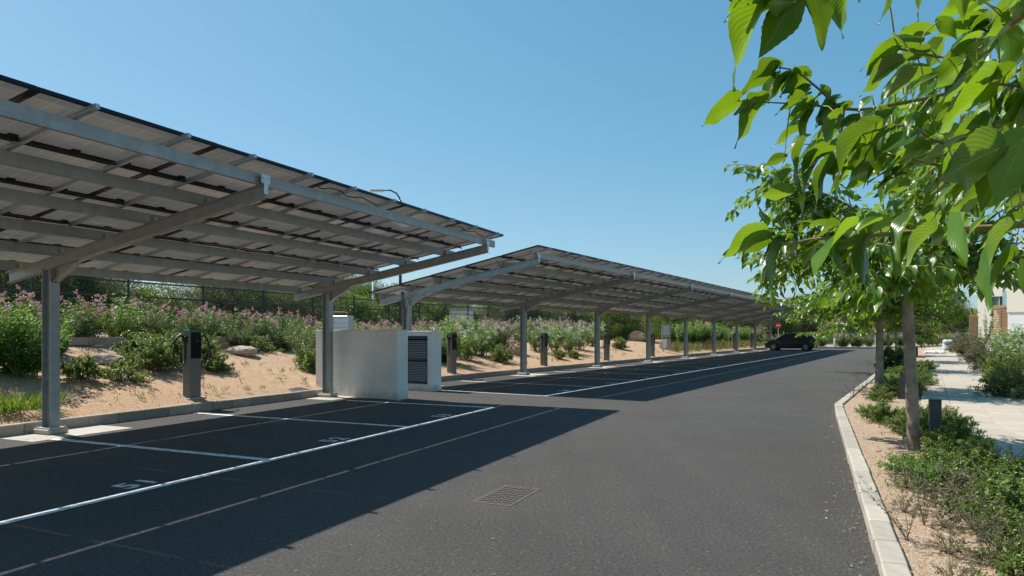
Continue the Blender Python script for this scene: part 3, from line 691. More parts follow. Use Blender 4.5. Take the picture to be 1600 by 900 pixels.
# ------------------------------------------------------------------ chargers
def make_charger(label):
    """front faces local +x (the road)"""
    r = empty('charging_station', label=label, cat='charging station', group='charging stations on the kerb of the planting bed')
    d, w, h = .11, .145, 1.35
    b = MB()
    def outline(rr, d, w):
        pts = []
        for cx, cy, a0 in ((d-rr, w-rr, 0), (-d+rr, w-rr, 90), (-d+rr, -w+rr, 180), (d-rr, -w+rr, 270)):
            for k in range(4): a = rad(a0 + k*30); pts.append((cx + rr*math.cos(a), cy + rr*math.sin(a)))
        return pts
    o1 = outline(.045, d, w)
    b.prism(o1, (0, 0, 0), (0, 0, h - .05), (1, 0, 0), (0, 1, 0)); b.build('body', 'charger', r)
    b = MB(); b.prism(o1, (0, 0, h - .0485), (0, 0, h - .022), (1, 0, 0), (0, 1, 0), prof2=outline(.045, d, w))
    b.prism([(x*.97, y*.97) for x, y in o1], (0, 0, h - .0215), (0, 0, h), (1, 0, 0), (0, 1, 0), prof2=[(x*.9, y*.9) for x, y in o1]); b.build('top_cap', 'green', r)
    b = MB(); b.bbox(d - .004, d + .006, -w + .028, w - .02, .78, h - .056, .003); sc_ = b.build('screen', 'screen', r)
    b = MB(); b.bbox(d + .0065, d + .0075, .02, .05, 1.12, 1.13, .0003); b.build('screen_glint', 'lamp', sc_)  # small pale bar painted on as a reflection in the screen
    b = MB(); b.bbox(-d - .06, d + .07, -w - .06, w + .06, -.02, .012, .008); b.build('plinth', 'pad', r)
    for sy in (-1, 1):
        b = MB(); b.bbox(-.05, .05, min(sy*(w-.005), sy*(w+.055)), max(sy*(w-.005), sy*(w+.055)), 1.10, 1.22, .012); ho = b.build('holster', 'rubber', r)
        b = MB(); b.tube([(0, sy*(w+.03), 1.19), (0, sy*(w+.12), 1.235), (0, sy*(w+.19), 1.20), (0, sy*(w+.245), 1.12), (0, sy*(w+.26), 1.04)], [.026, .026, .023, .020, .016], 8); b.build('connector', 'rubber', r, smooth=True)
        pts = []; rs = []
        ctrl = [Vector((0, sy*(w+.258), 1.06)), Vector((0, sy*(w+.285), .90)), Vector((0, sy*(w+.25), .70)), Vector((0, sy*(w+.15), .615)), Vector((0, sy*(w+.05), .68)), Vector((0, sy*(w+.022), .85)), Vector((0, sy*(w+.02), 1.12))]
        n = 84
        for i in range(n + 1):
            k = i / n * (len(ctrl) - 1); j = min(int(k), len(ctrl) - 2); f = k - j
            a = ctrl[max(0, j-1)]; bq = ctrl[j]; c = ctrl[j+1]; dd = ctrl[min(len(ctrl)-1, j+2)]
            p = .5 * ((2*bq) + (c - a)*f + (2*a - 5*bq + 4*c - dd)*f*f + (3*bq - a - 3*c + dd)*f**3)
            pts.append(p); rs.append(.021 if i % 3 == 0 else .013)
        b = MB(); b.tube(pts, rs, 7); b.build('coiled_cable', 'rubber', r, smooth=False)
    return r
CH = [(C1, -.80, -3.1, 'nearest grey charging station, between the first carport column and the white wall'),
      (C2, -.92, 3.35, 'grey charging station just right of the white louvred enclosure'),
      (C2, -.92, 9.6, 'grey charging station between the second and third columns of the long carport'),
      (C2, -.92, 15.9, 'grey charging station just right of the third column of the long carport'),
      (C2, -.92, 22.3, 'grey charging station partly behind the column left of the metal meter cabinet'),
      (C2, -.92, 28.6, 'grey charging station behind the column right of the metal meter cabinet'),
      (C2, -.92, 35.0, 'grey charging station three bays before the parked black car'),
      (C2, -.92, 41.3, 'grey charging station two bays before the parked black car'),
      (C2, -.92, 47.6, 'farthest grey charging station, just left of the parked black car')]
ch0 = None
for F, t, s, lab in CH:
    o = make_charger(lab) if ch0 is None else copy_tree(ch0)
    if ch0 is None: ch0 = o
    p = F.P(t, s); p.z = max(.12, zbed(p.x, p.y) - .03)
    o.location = p; o.rotation_euler = (0, 0, -F.a); o['label'] = lab

# ------------------------------------------------------------------ white enclosures
e1 = empty('enclosure_wall', Vector((-4.82, 16.75, 0)), -rad(33.8), label='plain white rendered wall screen behind the second carport column', cat='wall')
b = MB(); b.bbox(0, 2.72, 0, .36, -.02, 1.55, .012); b.build('wall', 'wall', e1)
b = MB(); b.bbox(-.005, 2.725, -.005, .365, 1.551, 1.565, .006); b.build('coping', 'wall', e1)
e2 = empty('louvred_enclosure', Vector((-2.06, 17.42, 0)), -C2.a, label='white rendered utility enclosure with a dark grey louvred double door', cat='utility enclosure')
b = MB()
b.box(-.12, 0, 0, .42, -.02, 1.52)                     # right pier
b.box(-2.6, -1.75, 0, .42, -.02, 1.52)                 # left pier
b.box(-1.749, -.121, 0, .42, 1.42, 1.52)               # lintel
b.box(-1.749, -.121, .0, .42, -.02, .17)               # plinth
b.box(-1.749, -.121, .35, .42, .171, 1.419)            # back
b.build('wall', 'wall', e2)
b = MB(); b.bbox(-2.61, .01, -.01, .43, 1.521, 1.54, .005); b.build('coping', 'wall', e2)
for x0, x1 in ((-1.745, -.938), (-.932, -.125)):
    d = MB()
    for q in ((x0, x0+.075, .175, 1.415), (x1-.075, x1, .175, 1.415)): d.box(q[0], q[1], .085, .145, q[2], q[3])
    for z0, z1 in ((.175, .24), (.78, .84), (1.34, 1.415)): d.box(x0+.0755, x1-.0755, .10, .145, z0, z1)
    dr = d.build('door', 'anth', e2)
    lm = MB(); T = Matrix.Rotation(rad(35), 4, 'X'); lm.box(-(x1-x0)/2+.077, (x1-x0)/2-.077, -.019, .019, -.003, .003, T=T); lme = lm.mesh('louvre', 'slatgrey')
    for z0, n in ((.262, 12), (.862, 11)):
        for i in range(n): link('louvre', lme, dr, loc=((x0+x1)/2, .122, z0 + i*.0425))
    bk = MB(); bk.box(x0+.056, x1-.056, .16, .165, .18, 1.41); bk.build('back_shade', 'hole', dr)  # black sheet paints the shade behind the louvres
hb = MB(); hb.box(-.96, -.91, .085, .099, .80, .84); hb.build('handle', 'steel2', e2)

# cabinets
def metal_cabinet(loc, rz, label):
    r = empty('meter_cabinet', loc, rz, label=label, cat='meter cabinet')
    b = MB(); b.bbox(-.27, .27, -.1, .1, .93, 1.72, .01); b.build('upper_box', 'steel', r)
    b = MB(); b.bbox(-.24, .28, -.12, .12, .17, .86, .01); b.build('lower_box', 'steel', r)
    b = MB(); b.box(-.19, .20, -.108, -.101, 1.1, 1.66); b.box(-.1, -.02, -.113, -.109, 1.2, 1.28); b.build('upper_door', 'steel2', r)
    b = MB()
    for x in (-.29, .2): b.box(x, x+.035, .0, .04, 0, 1.75 if x < 0 else .17)
    for x in (-.2, .2): b.box(x, x+.03, -.09, -.06, 0, .17)
    b.build('leg', 'steel2', r)
    b = MB(); b.add([(-.22, -.125, .84), (.05, -.13, .84), (.03, -.135, .38), (-.03, -.14, .30), (-.12, -.13, .22), (-.2, -.125, .30)], [(0,1,2,3,4,5)][::-1]); b.add([(-.22, -.1255, .84), (.05, -.1305, .84), (.03, -.1355, .38), (-.03, -.1405, .30), (-.12, -.1305, .22), (-.2, -.1255, .30)], [(5,4,3,2,1,0)])
    b.build('paper_notice', 'paper', r)
p = C2.P(-1.6, 26.7); metal_cabinet((p.x, p.y, zbed(p.x, p.y)-.02), rad(-14), 'grey metal meter cabinet on legs with a torn white paper hanging on its lower box')
r = empty('vent_cabinet', (0, 0, 0), rad(-12), label='pale grey cabinet with ribbed panels and a rounded top among oleanders behind the white wall', cat='cabinet')
p = at(535, 516, 19.3); zz = zbed(p.x, p.y); r.location = (p.x, p.y, zz - .02); H = 2.0 - zz
b = MB(); b.bbox(-.25, .25, -.2, .2, 0, H, .015); b.build('body', 'steel2', r)
for i in range(5):
    b = MB(); b.bbox(-.14, .235, -.212, -.2, H-.08-(i+1)*.125, H-.095-i*.125, .005); b.build('panel', 'carwhite', r)
b = MB(); b.tube([(-.26, -.2, H+.02), (-.24, -.2, H+.07), (-.16, -.2, H+.1), (.16, -.2, H+.1), (.24, -.2, H+.07), (.26, -.2, H-.02)], .016, 6); b.build('hoop', 'kerb', r)
# inspection cover near the kerb
p = gp(466, 609, .17); b = MB(); T = Matrix.Translation((p.x - .1, p.y, zbed(p.x, p.y) + .005)) @ Matrix.Rotation(-C1.a, 4, 'Z') @ Matrix.Rotation(rad(8), 4, 'Y'); b.bbox(-.3, .3, -.28, .28, -.02, .02, .006, T=T)
b.build('inspection_cover', 'anth', label='dark square inspection cover lying in the soil left of the white wall', cat='inspection cover')

# ------------------------------------------------------------------ fence on top of the bank
fe = empty('mesh_fence', label='dark green welded mesh fence along the top of the bank behind the oleanders', cat='fence')
fm = MB()
for i in range(50): fm.box(.03 + i*.05, .034 + i*.05, -.002, .002, .05, 1.92)
for z in (.08, .5, 1.0, 1.45, 1.85):
    fm.prism([(-.002, 0), (.014, .02), (-.002, .04)], (0.02, 0, z), (2.48, 0, z), (0, -1, 0), (0, 0, 1))
    fm.box(.02, 2.48, -.003, -.0005, z+.042, z+.046)
fme = fm.mesh('mesh_panel', 'fence')
pm = MB(); pm.bbox(-.03, .03, -.02, .02, -.2, 1.98, .004); pm.box(-.033, .033, -.023, .023, 1.98, 1.995); pme = pm.mesh('post', 'fence')
FB = Vector((-11.45, 16.3, 0))
for k in range(-3, 27):
    q = FB + U1 * (2.5 * k); z = 1.02 - max(0, k) * .002
    link('post', pme, fe, loc=(q.x, q.y, z), rot=(0, 0, C1.rz))
    link('mesh_panel', fme, fe, loc=(q.x, q.y, z), rot=(0, 0, C1.rz), kind='stuff')

# low stone retaining wall on the bank
sw = empty('retaining_wall', label='low pinkish stone retaining wall under the oleander hedge', cat='wall')
stm = []
for i in range(5):
    b = MB(); L = .5 + .09*i; b.bbox(-L/2+.004, L/2-.004, -.13, .13, 0, .185, .02)
    b.v = [(v[0] + rng.gauss(0, .006), v[1] + rng.gauss(0, .012), v[2] + rng.gauss(0, .005)) for v in b.v]; stm.append((L, b.mesh('stone', 'stone')))
for row in range(2):
    s = -9.5 + .2*row
    while s < 12:
        L, me = rng.choice(stm); p = C1.P(-4.75 + rng.gauss(0, .01), s + L/2)
        link('stone', me, sw, loc=(p.x, p.y, 1.02 + row*.19), rot=(0, 0, C1.rz + (math.pi if rng.random() < .5 else 0))); s += L
# rocks on the bank
def rock(name, loc, r, seed, m='rock', sc=(1, .8, .7), label='', n=3):
    import bmesh
    bm = bmesh.new(); bmesh.ops.create_icosphere(bm, subdivisions=n, radius=1)
    rr = random.Random(seed); ax = [Vector((rr.gauss(0, 1), rr.gauss(0, 1), rr.gauss(0, 1))).normalized() for _ in range(9)]; ds = [rr.uniform(.62, .9) for _ in range(9)]
    for v in bm.verts:
        for a, d in zip(ax, ds):
            k = v.co.dot(a)
            if k > d: v.co -= a * (k - d)
        v.co *= 1 + .05 * math.sin(v.co.x*9 + seed) * math.sin(v.co.y*8) + .02*rr.uniform(-1, 1)
        v.co = Vector((v.co.x*r*sc[0], v.co.y*r*sc[1], v.co.z*r*sc[2]))
    me = bpy.data.meshes.new(name); bm.to_mesh(me); bm.free(); me.materials.append(M[m])
    return link(name, me, loc=loc, rot=(0, 0, seed), label=label, cat='rock')
def on_bed(px, py, t, F=C1):
    """bank point seen in column px at cross distance t"""
    r = (px - 800) / FP; a = F.P(t, 0)
    s = (r * a.y - a.x) / (F.u.x - r * F.u.y); p = F.P(t, s); p.z = zbed(p.x, p.y); return p
for i, (px, t, F, r, m, lab) in enumerate([
    (378, -3.75, C1, .42, 'rock2', 'flat pale rock on the bank to the right of the nearest charging station'),
    (163, -3.3, C1, .36, 'rock2', 'pale pinkish rock behind the low bush left on the bank'),
    (806, -3.2, C2, .5, 'rock', 'upright reddish boulder left of the second column of the long carport'),
    (999, -5.6, C2, .75, 'rock', 'reddish boulder on the bank between two columns of the long carport'),
    (129, -1.3, C1, .055, 'rock2', 'small pale stone lying on the bare soil right of the first column')]):
    p = on_bed(px, 0, t, F); rock('rock', (p.x, p.y, p.z + r*.12), r, 3+i, m, sc=(1.15, .8, .42 if i in (0, 1) else 1.0 if i in (2, 3) else .6), label=lab)
# scattered stones and clods as loose cover
cb = MB()
for i in range(800):
    if i % 3: F = C1; s = rng.uniform(-9, 1); t = -.45 - abs(rng.gauss(0, 1.6))
    else: F = C2; s = rng.uniform(1, 26); t = -.7 - abs(rng.gauss(0, 1.8))
    p = F.P(t, s); z = zbed(p.x, p.y); r = rng.uniform(.005, .018) * (1 if rng.random() < .95 else 2)
    vs = [Vector((math.cos(a)*r*rng.uniform(.7, 1.2), math.sin(a)*r*rng.uniform(.7, 1.2), rng.uniform(-.2, .1)*r)) for a in (0, 1.25, 2.5, 3.77, 5.0)] + [Vector((0, 0, r*.75))]
    cb.add([(p.x + v.x, p.y + v.y, z + v.z + r*.1) for v in vs], [(i, (i+1) % 5, 5) for i in range(5)])
cb.build('loose_stones', 'dirt', label='small loose stones and clods scattered over the sandy bank', cat='stones', kind='stuff')

# ------------------------------------------------------------------ shrubs
def stems_shrub(seed, n_stem, h, spread, leaf_l, leaf_w, per, lean=.35, droop=.0, side=0.6, whorl=3, low=.15, dropout=.0):
    """curved stems fanning out of a base, leaves set along them; numpy arrays back"""
    r = np.random.RandomState(seed); B = []; D = []; N = []; Ls = []; tips = []; lines = []
    for i in range(n_stem):
        az = r.uniform(0, 2*math.pi); out = spread * math.sqrt(r.uniform(0, 1)); hh = h * r.uniform(.68, 1.05) * (1 - .3*(out/spread)**2)
        b0 = np.array([math.cos(az), math.sin(az), 0]) * out * .25 * (1 + .3*r.normal())
        e = np.array([math.cos(az)*out, math.sin(az)*out, hh])
        mid = (b0 + e)/2 + np.array([-math.cos(az), -math.sin(az), 0])*out*.18 + r.normal(size=3)*.04*h
        ts = np.linspace(0, 1, 7); pts = [(1-t)**2*b0 + 2*t*(1-t)*mid + t*t*e for t in ts]; lines.append(pts); tips.append(e)
        for k in range(per):
            t = low + (1-low) * (k + r.uniform(0, 1)) / per
            if r.uniform() < dropout: continue
            p = (1-t)**2*b0 + 2*t*(1-t)*mid + t*t*e; tg = 2*(1-t)*(mid-b0) + 2*t*(e-mid); tg = tg/np.linalg.norm(tg)
            a0 = r.uniform(0, 6.28)
            for w in range(whorl):
                a = a0 + w*6.283/whorl + r.normal()*.2
                o = np.array([math.cos(a), math.sin(a), 0.15*r.normal()]); d = tg*(1-side) + o*side + np.array([0, 0, -droop]) + r.normal(size=3)*.12
                B.append(p + o*.01); D.append(d); N.append(tg + r.normal(size=3)*.25); Ls.append(leaf_l * r.uniform(.6, 1.15) * (1 - .25*t))
    return np.array(B), np.array(D), np.array(N), np.array(Ls), np.array(tips), lines
def twiggy_shrub(seed, n_main, h, spread, leaf_l, leaf_w, n_leaf, flat=1.0):
    """rounded bush with many forked twigs"""
    r = np.random.RandomState(seed); B = []; D = []; lines = []
    for i in range(n_main):
        d = r.normal(size=3); d[2] = abs(d[2])*flat + .15; d /= np.linalg.norm(d)
        e = d * np.array([spread, spread, h]) * r.uniform(.62, 1.03)
        mid = e*.5 + np.array([0, 0, .12*h]) + r.normal(size=3)*.05*spread; pts = [np.zeros(3), mid*.55, mid, e]; lines.append(pts)
        m = max(2, int(n_leaf / n_main / 9))
        for j in range(m):
            t = r.uniform(.35, 1.0); p = (1-t)**2*0 + 2*t*(1-t)*mid + t*t*e
            td = d + r.normal(size=3)*.7; td[2] += .25; td /= np.linalg.norm(td); L = r.uniform(.08, .2)*max(h, spread)
            if j % 3 == 0: lines.append([p, p + td*L])
            for k in range(9):
                q = p + td*L*(k+1)/9; sd = np.cross(td, r.normal(size=3)); sd /= np.linalg.norm(sd)+1e-6
                B.append(q); D.append(td*.4 + sd*(1 if k % 2 else -1) + r.normal(size=3)*.2)
    B = np.array(B); D = np.array(D); n = len(B)
    N = np.array([0, 0, 1.0]) + r.normal(size=(n, 3))*.55
    return B, D, N, leaf_l * r.uniform(.6, 1.2, n), np.array([l[-1] for l in lines]), lines
def shrub_proto(name, data, leaf_w, mat, seed, flowers=None, nfl=0, stems=True, flz=.6, fsz=.035, stemr=.008, shape=.45, fold=.25, tmix=None):
    B, D, N, Ls, tips, lines = data; r = np.random.RandomState(seed + 100); n = len(B)
    zt = B[:, 2].max(); tone = np.clip(r.uniform(0, 1, n)*.75 + .25*(B[:, 2]/zt)*r.uniform(.5, 1, n), 0, 1)
    root = empty(name)
    link('foliage', leaf_mesh('foliage', B, D, N, Ls, leaf_w * (Ls/Ls.mean()), tone, mat, fold=fold, shape=shape), root, kind='stuff')
    if stems:
        b = MB()
        for l in lines: k = len(l); b.tube(l, [stemr*(1 - .7*i/(k-1)) for i in range(k)], 4, cap=False)
        b.build('stems', 'stem', root, kind='stuff')
    if flowers:
        fb = []; fd = []
        cand = [t for t in tips if t[2] > flz*zt]
        for i in range(nfl):
            c = cand[r.randint(len(cand))] + r.normal(size=3)*.05
            for k in range(7):
                o = r.normal(size=3)*.035; 
                for q in range(4): fb.append(c + o); fd.append(r.normal(size=3) + np.array([0, 0, .5]))
        fb = np.array(fb); fd = np.array(fd); m = len(fb)
        link('flowers', leaf_mesh('flowers', fb, fd, r.normal(size=(m, 3)), fsz*r.uniform(.6, 1.1, m), fsz*.8, r.uniform(0, 1, m), flowers, shape=.6), root, kind='stuff')
    return root
protos = {}
def drop(o): pass
def P_(key, f):
    if key not in protos: protos[key] = [f(), False]
    e = protos[key]
    if not e[1]: e[1] = True; return e[0]
    return copy_tree(e[0])
def place(key, x, y, z, sc, label, cat, group=None, rz=None, f=None, name=None):
    o = P_(key, PF[key]); o.location = (x, y, z); o.rotation_euler = (0, 0, rng.uniform(0, 6.28) if rz is None else rz)
    o.scale = (sc, sc, sc) if isinstance(sc, (int, float)) else sc
    tag(o, label, cat, group)
    if group is None and 'group' in o: del o['group']
    return o
PF = {
 'ole_pink1': lambda: shrub_proto('oleander_shrub', stems_shrub(1, 44, 1.15, .85, .14, .02, 17, low=.05), .028, 'oleander', 1, 'pink', 20),
 'ole_pink2': lambda: shrub_proto('oleander_shrub', stems_shrub(2, 42, 1.1, .85, .14, .02, 17, low=.05), .028, 'oleander', 2, 'pink', 30),
 'ole_pink3': lambda: shrub_proto('oleander_shrub', stems_shrub(3, 44, 1.2, .8, .13, .02, 16, low=.05), .027, 'oleander_b', 3, 'pink', 14),
 'ole_white1': lambda: shrub_proto('oleander_shrub', stems_shrub(4, 36, 1.2, .75, .13, .02, 15), .025, 'oleander_b', 4, 'petal', 30, flz=.4),
 'ole_white2': lambda: shrub_proto('oleander_shrub', stems_shrub(5, 32, 1.1, .8, .13, .02, 15), .025, 'oleander', 5, 'petal', 20, flz=.4),
 'ole_green': lambda: shrub_proto('oleander_shrub', stems_shrub(6, 44, 1.38, .85, .21, .02, 18, low=.06), .038, 'oleander_b', 6, 'pink', 5, flz=.8),
 'ole_plain': lambda: shrub_proto('oleander_shrub', stems_shrub(8, 36, 1.2, .75, .14, .02, 16, low=.06), .026, 'oleander', 8),
 'lentisk1': lambda: shrub_proto('lentisk_bush', twiggy_shrub(11, 46, .55, .5, .045, .02, 5200), .024, 'lentisk', 11, stemr=.006, shape=.5),
 'lentisk2': lambda: shrub_proto('lentisk_bush', twiggy_shrub(12, 60, .8, .6, .045, .02, 7200), .024, 'lentisk', 12, stemr=.007, shape=.5),
 'lentisk3': lambda: shrub_proto('lentisk_bush', twiggy_shrub(13, 40, .42, .55, .038, .02, 4600), .019, 'lentisk', 13, stemr=.005, shape=.5),
 'ground1': lambda: shrub_proto('ground_shrub', twiggy_shrub(21, 42, .36, .42, .030, .02, 5200), .014, 'lentisk', 21, stemr=.004, shape=.5),
 'ground2': lambda: shrub_proto('ground_shrub', twiggy_shrub(22, 34, .30, .38, .028, .02, 3600), .013, 'oleander_b', 22, stemr=.004, shape=.5),
 'ground3': lambda: shrub_proto('ground_shrub', twiggy_shrub(25, 32, .32, .42, .026, .02, 2600), .010, 'sage', 25, stemr=.004, shape=.5),
 'wiry': lambda: shrub_proto('wiry_shrub', twiggy_shrub(23, 30, .34, .36, .020, .02, 1500), .008, 'sage', 23, stemr=.0035, shape=.5),
 'sage1': lambda: shrub_proto('grey_shrub', twiggy_shrub(31, 60, .95, .85, .06, .02, 9000), .022, 'sage', 31, stemr=.007, shape=.5),
 'sage2': lambda: shrub_proto('grey_shrub', twiggy_shrub(32, 50, .75, .9, .06, .02, 8000), .022, 'olive', 32, stemr=.007, shape=.5),
}
SEG = [(80, 'left of the first column'), (180, 'just right of the first column'), (270, 'left of the nearest charging station'), (335, 'right behind the nearest charging station'), (420, 'right of the nearest charging station'), (495, 'left of the second column'),
       (575, 'above the left half of the white wall'), (645, 'above the right half of the white wall'), (740, 'beside the white hut'), (820, 'left of the long carport\'s second column'), (880, 'right of the long carport\'s second column'),
       (935, 'left of the long carport\'s third column'), (1012, 'right of the long carport\'s third column'), (1072, 'left of the long carport\'s fifth column'), (1150, 'behind the far columns of the long carport'), (1240, 'above the parked black car'), (9999, 'right of the parked black car')]
def seg(px):
    for lim, t in SEG:
        if px < lim: return t
def pxof(p): return 800 + FP*p[0]/max(.1, p[1])
# ---- oleander hedge on top of the bank
s = -9.2; i = 0
while s < 44:
    key = ('ole_pink1', 'ole_pink2', 'ole_pink3', 'ole_pink2', 'ole_white1')[rng.choice((0, 1, 2, 3, 0, 1, 2, 4 if s > 10 else 1))]
    p = C1.P(-5.25 + rng.gauss(0, .15), s); f = min(1, max(0, (s - 8) / 22))
    sc = (0.92 + .35*f) * rng.uniform(.9, 1.08)
    place(key, p.x, p.y, zbed(p.x, p.y) + (.10 if s < 6 else 0), sc, ('white' if 'white' in key else 'sparsely pink' if key.endswith('3') else 'thickly pink' if key.endswith('2') else 'pink') + ' flowering hedge oleander below the fence, ' + seg(pxof(p)), 'oleander', 'hedge oleanders seen ' + seg(pxof(p)))
    s += 1.12 + .25*f; i += 1
# ---- shrubs on the bank, near carport
def bank(key, px, t, sc, label, cat='bush', F=C1, group=None, dz=-.02):
    p = on_bed(px, 0, t, F); return place(key, p.x, p.y, p.z + dz, sc, label, cat, group)
bank('ole_green', 38, -2.75, (1.0, 1.0, .98), 'big bright green oleander at the left edge, left of the first column', 'oleander')
bank('ole_green', -35, -3.1, 1.0, 'bright green oleander cut by the left edge of the photo', 'oleander')
bank('ole_plain', 88, -3.9, .95, 'dark oleander behind the first carport column', 'oleander')
bank('lentisk1', 128, -2.3, .95, 'round low bush just right of the first column')
bank('lentisk3', 193, -1.95, 1.05, 'low spreading bush with reddish shoots left of the nearest charging station')
bank('lentisk2', 232, -2.7, 1.05, 'tall green bush behind and left of the nearest charging station')
bank('lentisk2', 272, -2.9, 1.1, 'leafy bush directly behind the left cable of the nearest charging station')
bank('lentisk2', 312, -3.0, 1.0, 'leafy bush behind the nearest charging station')
bank('lentisk1', 338, -2.3, .8, 'small bush right beside the nearest charging station')
bank('lentisk1', 222, -3.7, 1.2, 'bush under the oleander hedge near the pale pink rock')
bank('lentisk3', 405, -4.1, 1.2, 'small bush in front of the stone retaining wall')
bank('ole_plain', 446, -4.3, .8, 'oleander in front of the stone retaining wall, left of the second column', 'oleander')
bank('ole_plain', 372, -4.5, .62, 'short dark oleander just behind the flat pale rock', 'oleander')
bank('lentisk2', 492, -1.9, 1.0, 'dark bush at the left end of the white wall', dz=-.05)
bank('ole_plain', 478, -2.8, .95, 'oleander behind the left end of the white wall', 'oleander')
bank('ole_pink1', 505, -3.6, 1.0, 'pink oleander behind the second carport column', 'oleander')
bank('ole_pink3', 560, -3.4, 1.0, 'oleander behind the white wall, right of the ribbed cabinet', 'oleander')
bank('ole_pink2', 598, -3.8, 1.05, 'pink oleander behind the white wall beside the white lamp post', 'oleander')
for i, (px, t, key, sc) in enumerate([(640, -3.0, 'ole_pink3', 1.05), (672, -2.6, 'ole_white2', 1.1), (700, -2.3, 'ole_green', .95), (728, -2.6, 'ole_white1', 1.1), (752, -3.2, 'ole_white1', 1.15), (690, -3.9, 'ole_pink1', 1.15),
        (718, -4.2, 'ole_green', 1.15), (765, -4.2, 'ole_pink2', 1.2), (790, -3.8, 'ole_white2', 1.2), (838, -3.6, 'ole_white1', 1.1), (868, -3.3, 'ole_white1', 1.15), (890, -2.9, 'ole_white1', 1.1), (905, -3.5, 'ole_white2', 1.2), (925, -4.2, 'ole_white1', 1.2)]):
    fl = {'ole_pink1': 'pink', 'ole_pink2': 'pink', 'ole_pink3': 'pink', 'ole_white1': 'white', 'ole_white2': 'white', 'ole_green': 'green'}[key]
    bank(key, px, t, sc, {'pink': 'pink flowering oleander on the bank behind the first bays of the long carport', 'white': 'white flowering oleander on the bank behind the first bays of the long carport', 'green': 'leafy green oleander on the bank behind the first bays of the long carport'}[fl], 'oleander', C2, fl + ' oleanders behind the first bays of the long carport')
bank('lentisk2', 783, -2.0, 1.0, 'rounded green bush left of the upright reddish boulder', F=C2)
bank('lentisk1', 872, -1.9, .9, 'small bush in front of white oleanders near the third column', F=C2)
bank('lentisk1', 898, -1.7, .8, 'small bush left of the third column of the long carport', F=C2)
bank('lentisk2', 968, -3.2, 1.0, 'low bush right of the third column, left of the reddish boulder', F=C2)
bank('lentisk1', 1012, -5.0, 1.2, 'bush beside the reddish boulder under the spreading tree', F=C2)
for i, (px, t, key, sc) in enumerate([(1050, -4.2, 'ole_plain', 1.5), (1066, -3.2, 'ole_green', 1.25), (1082, -3.2, 'ole_green', 1.4), (1095, -3.6, 'ole_green', 1.45), (1108, -3.0, 'ole_white2', 1.3), (1122, -3.4, 'ole_green', 1.4),
        (1136, -3.0, 'ole_white1', 1.3), (1146, -3.6, 'ole_plain', 1.3), (1160, -3.0, 'ole_green', 1.2), (1172, -3.4, 'ole_pink1', 1.3), (1186, -3.0, 'ole_pink2', 1.3)]):
    bank(key, px, t, sc, 'tall oleander behind the far columns of the long carport', 'oleander', C2, 'tall oleanders behind the far bays')
# hedge behind the parked car and round the corner
hp = [C2.P(-1.5, 58.6), C2.P(5.6, 59.2), C2.P(7, 61), C2.P(10.3, 67.5), C2.P(16, 89), C2.P(26, 121)]
acc = 0; j = 0
for a, b in zip(hp[:-1], hp[1:]):
    L = (b - a).length; k = 0.0
    while k < L:
        q = a.lerp(b, k/L); place('ole_pink2', q.x + rng.gauss(0, .2), q.y + 1.0, .1, 1.22 * rng.uniform(.9, 1.1), 'pink flowering oleander in the hedge behind and right of the parked black car', 'oleander', 'oleanders in the far corner hedge')
        k += 1.7 + (a.y > 70) * 1.6; j += 1
# young seedlings, weeds and grass
def grass_tuft(seed, n, h, spread, mat):
    r = np.random.RandomState(seed); a = r.uniform(0, 6.28, n); rr = spread*np.sqrt(r.uniform(0, 1, n))
    B = np.stack([np.cos(a)*rr, np.sin(a)*rr, np.zeros(n)], 1); D = np.stack([np.cos(a)*.5, np.sin(a)*.5, np.ones(n)], 1) + r.normal(size=(n, 3))*.35; D[:, 2] = np.abs(D[:, 2])
    return leaf_mesh('blades', B, D, r.normal(size=(n, 3)), h*r.uniform(.4, 1.1, n), .011, r.uniform(0, 1, n), mat, shape=.4, fold=.1)
p = on_bed(42, 0, -.95, C1)
link('grass_clump', grass_tuft(3, 700, .34, .42, 'grass'), loc=(p.x, p.y, p.z), label='bright green grass clump on the bare soil left of the first column', cat='grass')
p = on_bed(2, 0, -.9, C1)
link('grass_clump', grass_tuft(4, 200, .25, .2, 'grass'), loc=(p.x, p.y, p.z), label='thin grass clump at the very left edge of the photo', cat='grass')
wb = []; wd = []; wl_ = []; wm = []
for i in range(230):
    F, s, t = (C1, rng.uniform(-8, 1.5), -.6 - abs(rng.gauss(0, 1.9))) if i % 2 else (C2, rng.uniform(1.5, 30), -.75 - abs(rng.gauss(0, 1.6)))
    p = F.P(t, s); z = zbed(p.x, p.y); h = rng.uniform(.05, .2) * (1.7 if rng.random() < .15 else 1); dry = rng.random() < .55
    for k in range(rng.randint(6, 18)):
        wb.append((p.x + rng.gauss(0, .03), p.y + rng.gauss(0, .03), z + rng.uniform(0, h*.7))); wd.append((rng.gauss(0, .6), rng.gauss(0, .6), 1)); wl_.append(h*rng.uniform(.3, .8)); wm.append(1 if dry else 0)
for i in range(900):     # dry grass in front of the far oleanders
    p = C2.P(-1.9 + rng.gauss(0, .45), rng.uniform(28, 54)); z = zbed(p.x, p.y)
    for k in range(7): wb.append((p.x + rng.gauss(0, .06), p.y + rng.gauss(0, .06), z)); wd.append((rng.gauss(0, .4), rng.gauss(0, .4), 1)); wl_.append(rng.uniform(.25, .6)); wm.append(1 if rng.random() < .6 else 0)
n = len(wb)
link('bank_weeds', leaf_mesh('bank_weeds', wb, wd, nr.normal(size=(n, 3)), np.array(wl_), .016, nr.uniform(0, 1, n), ['grass', 'dry'], mi=wm), label='sparse weeds and dry grass scattered over the sandy bank', cat='weeds', kind='stuff')

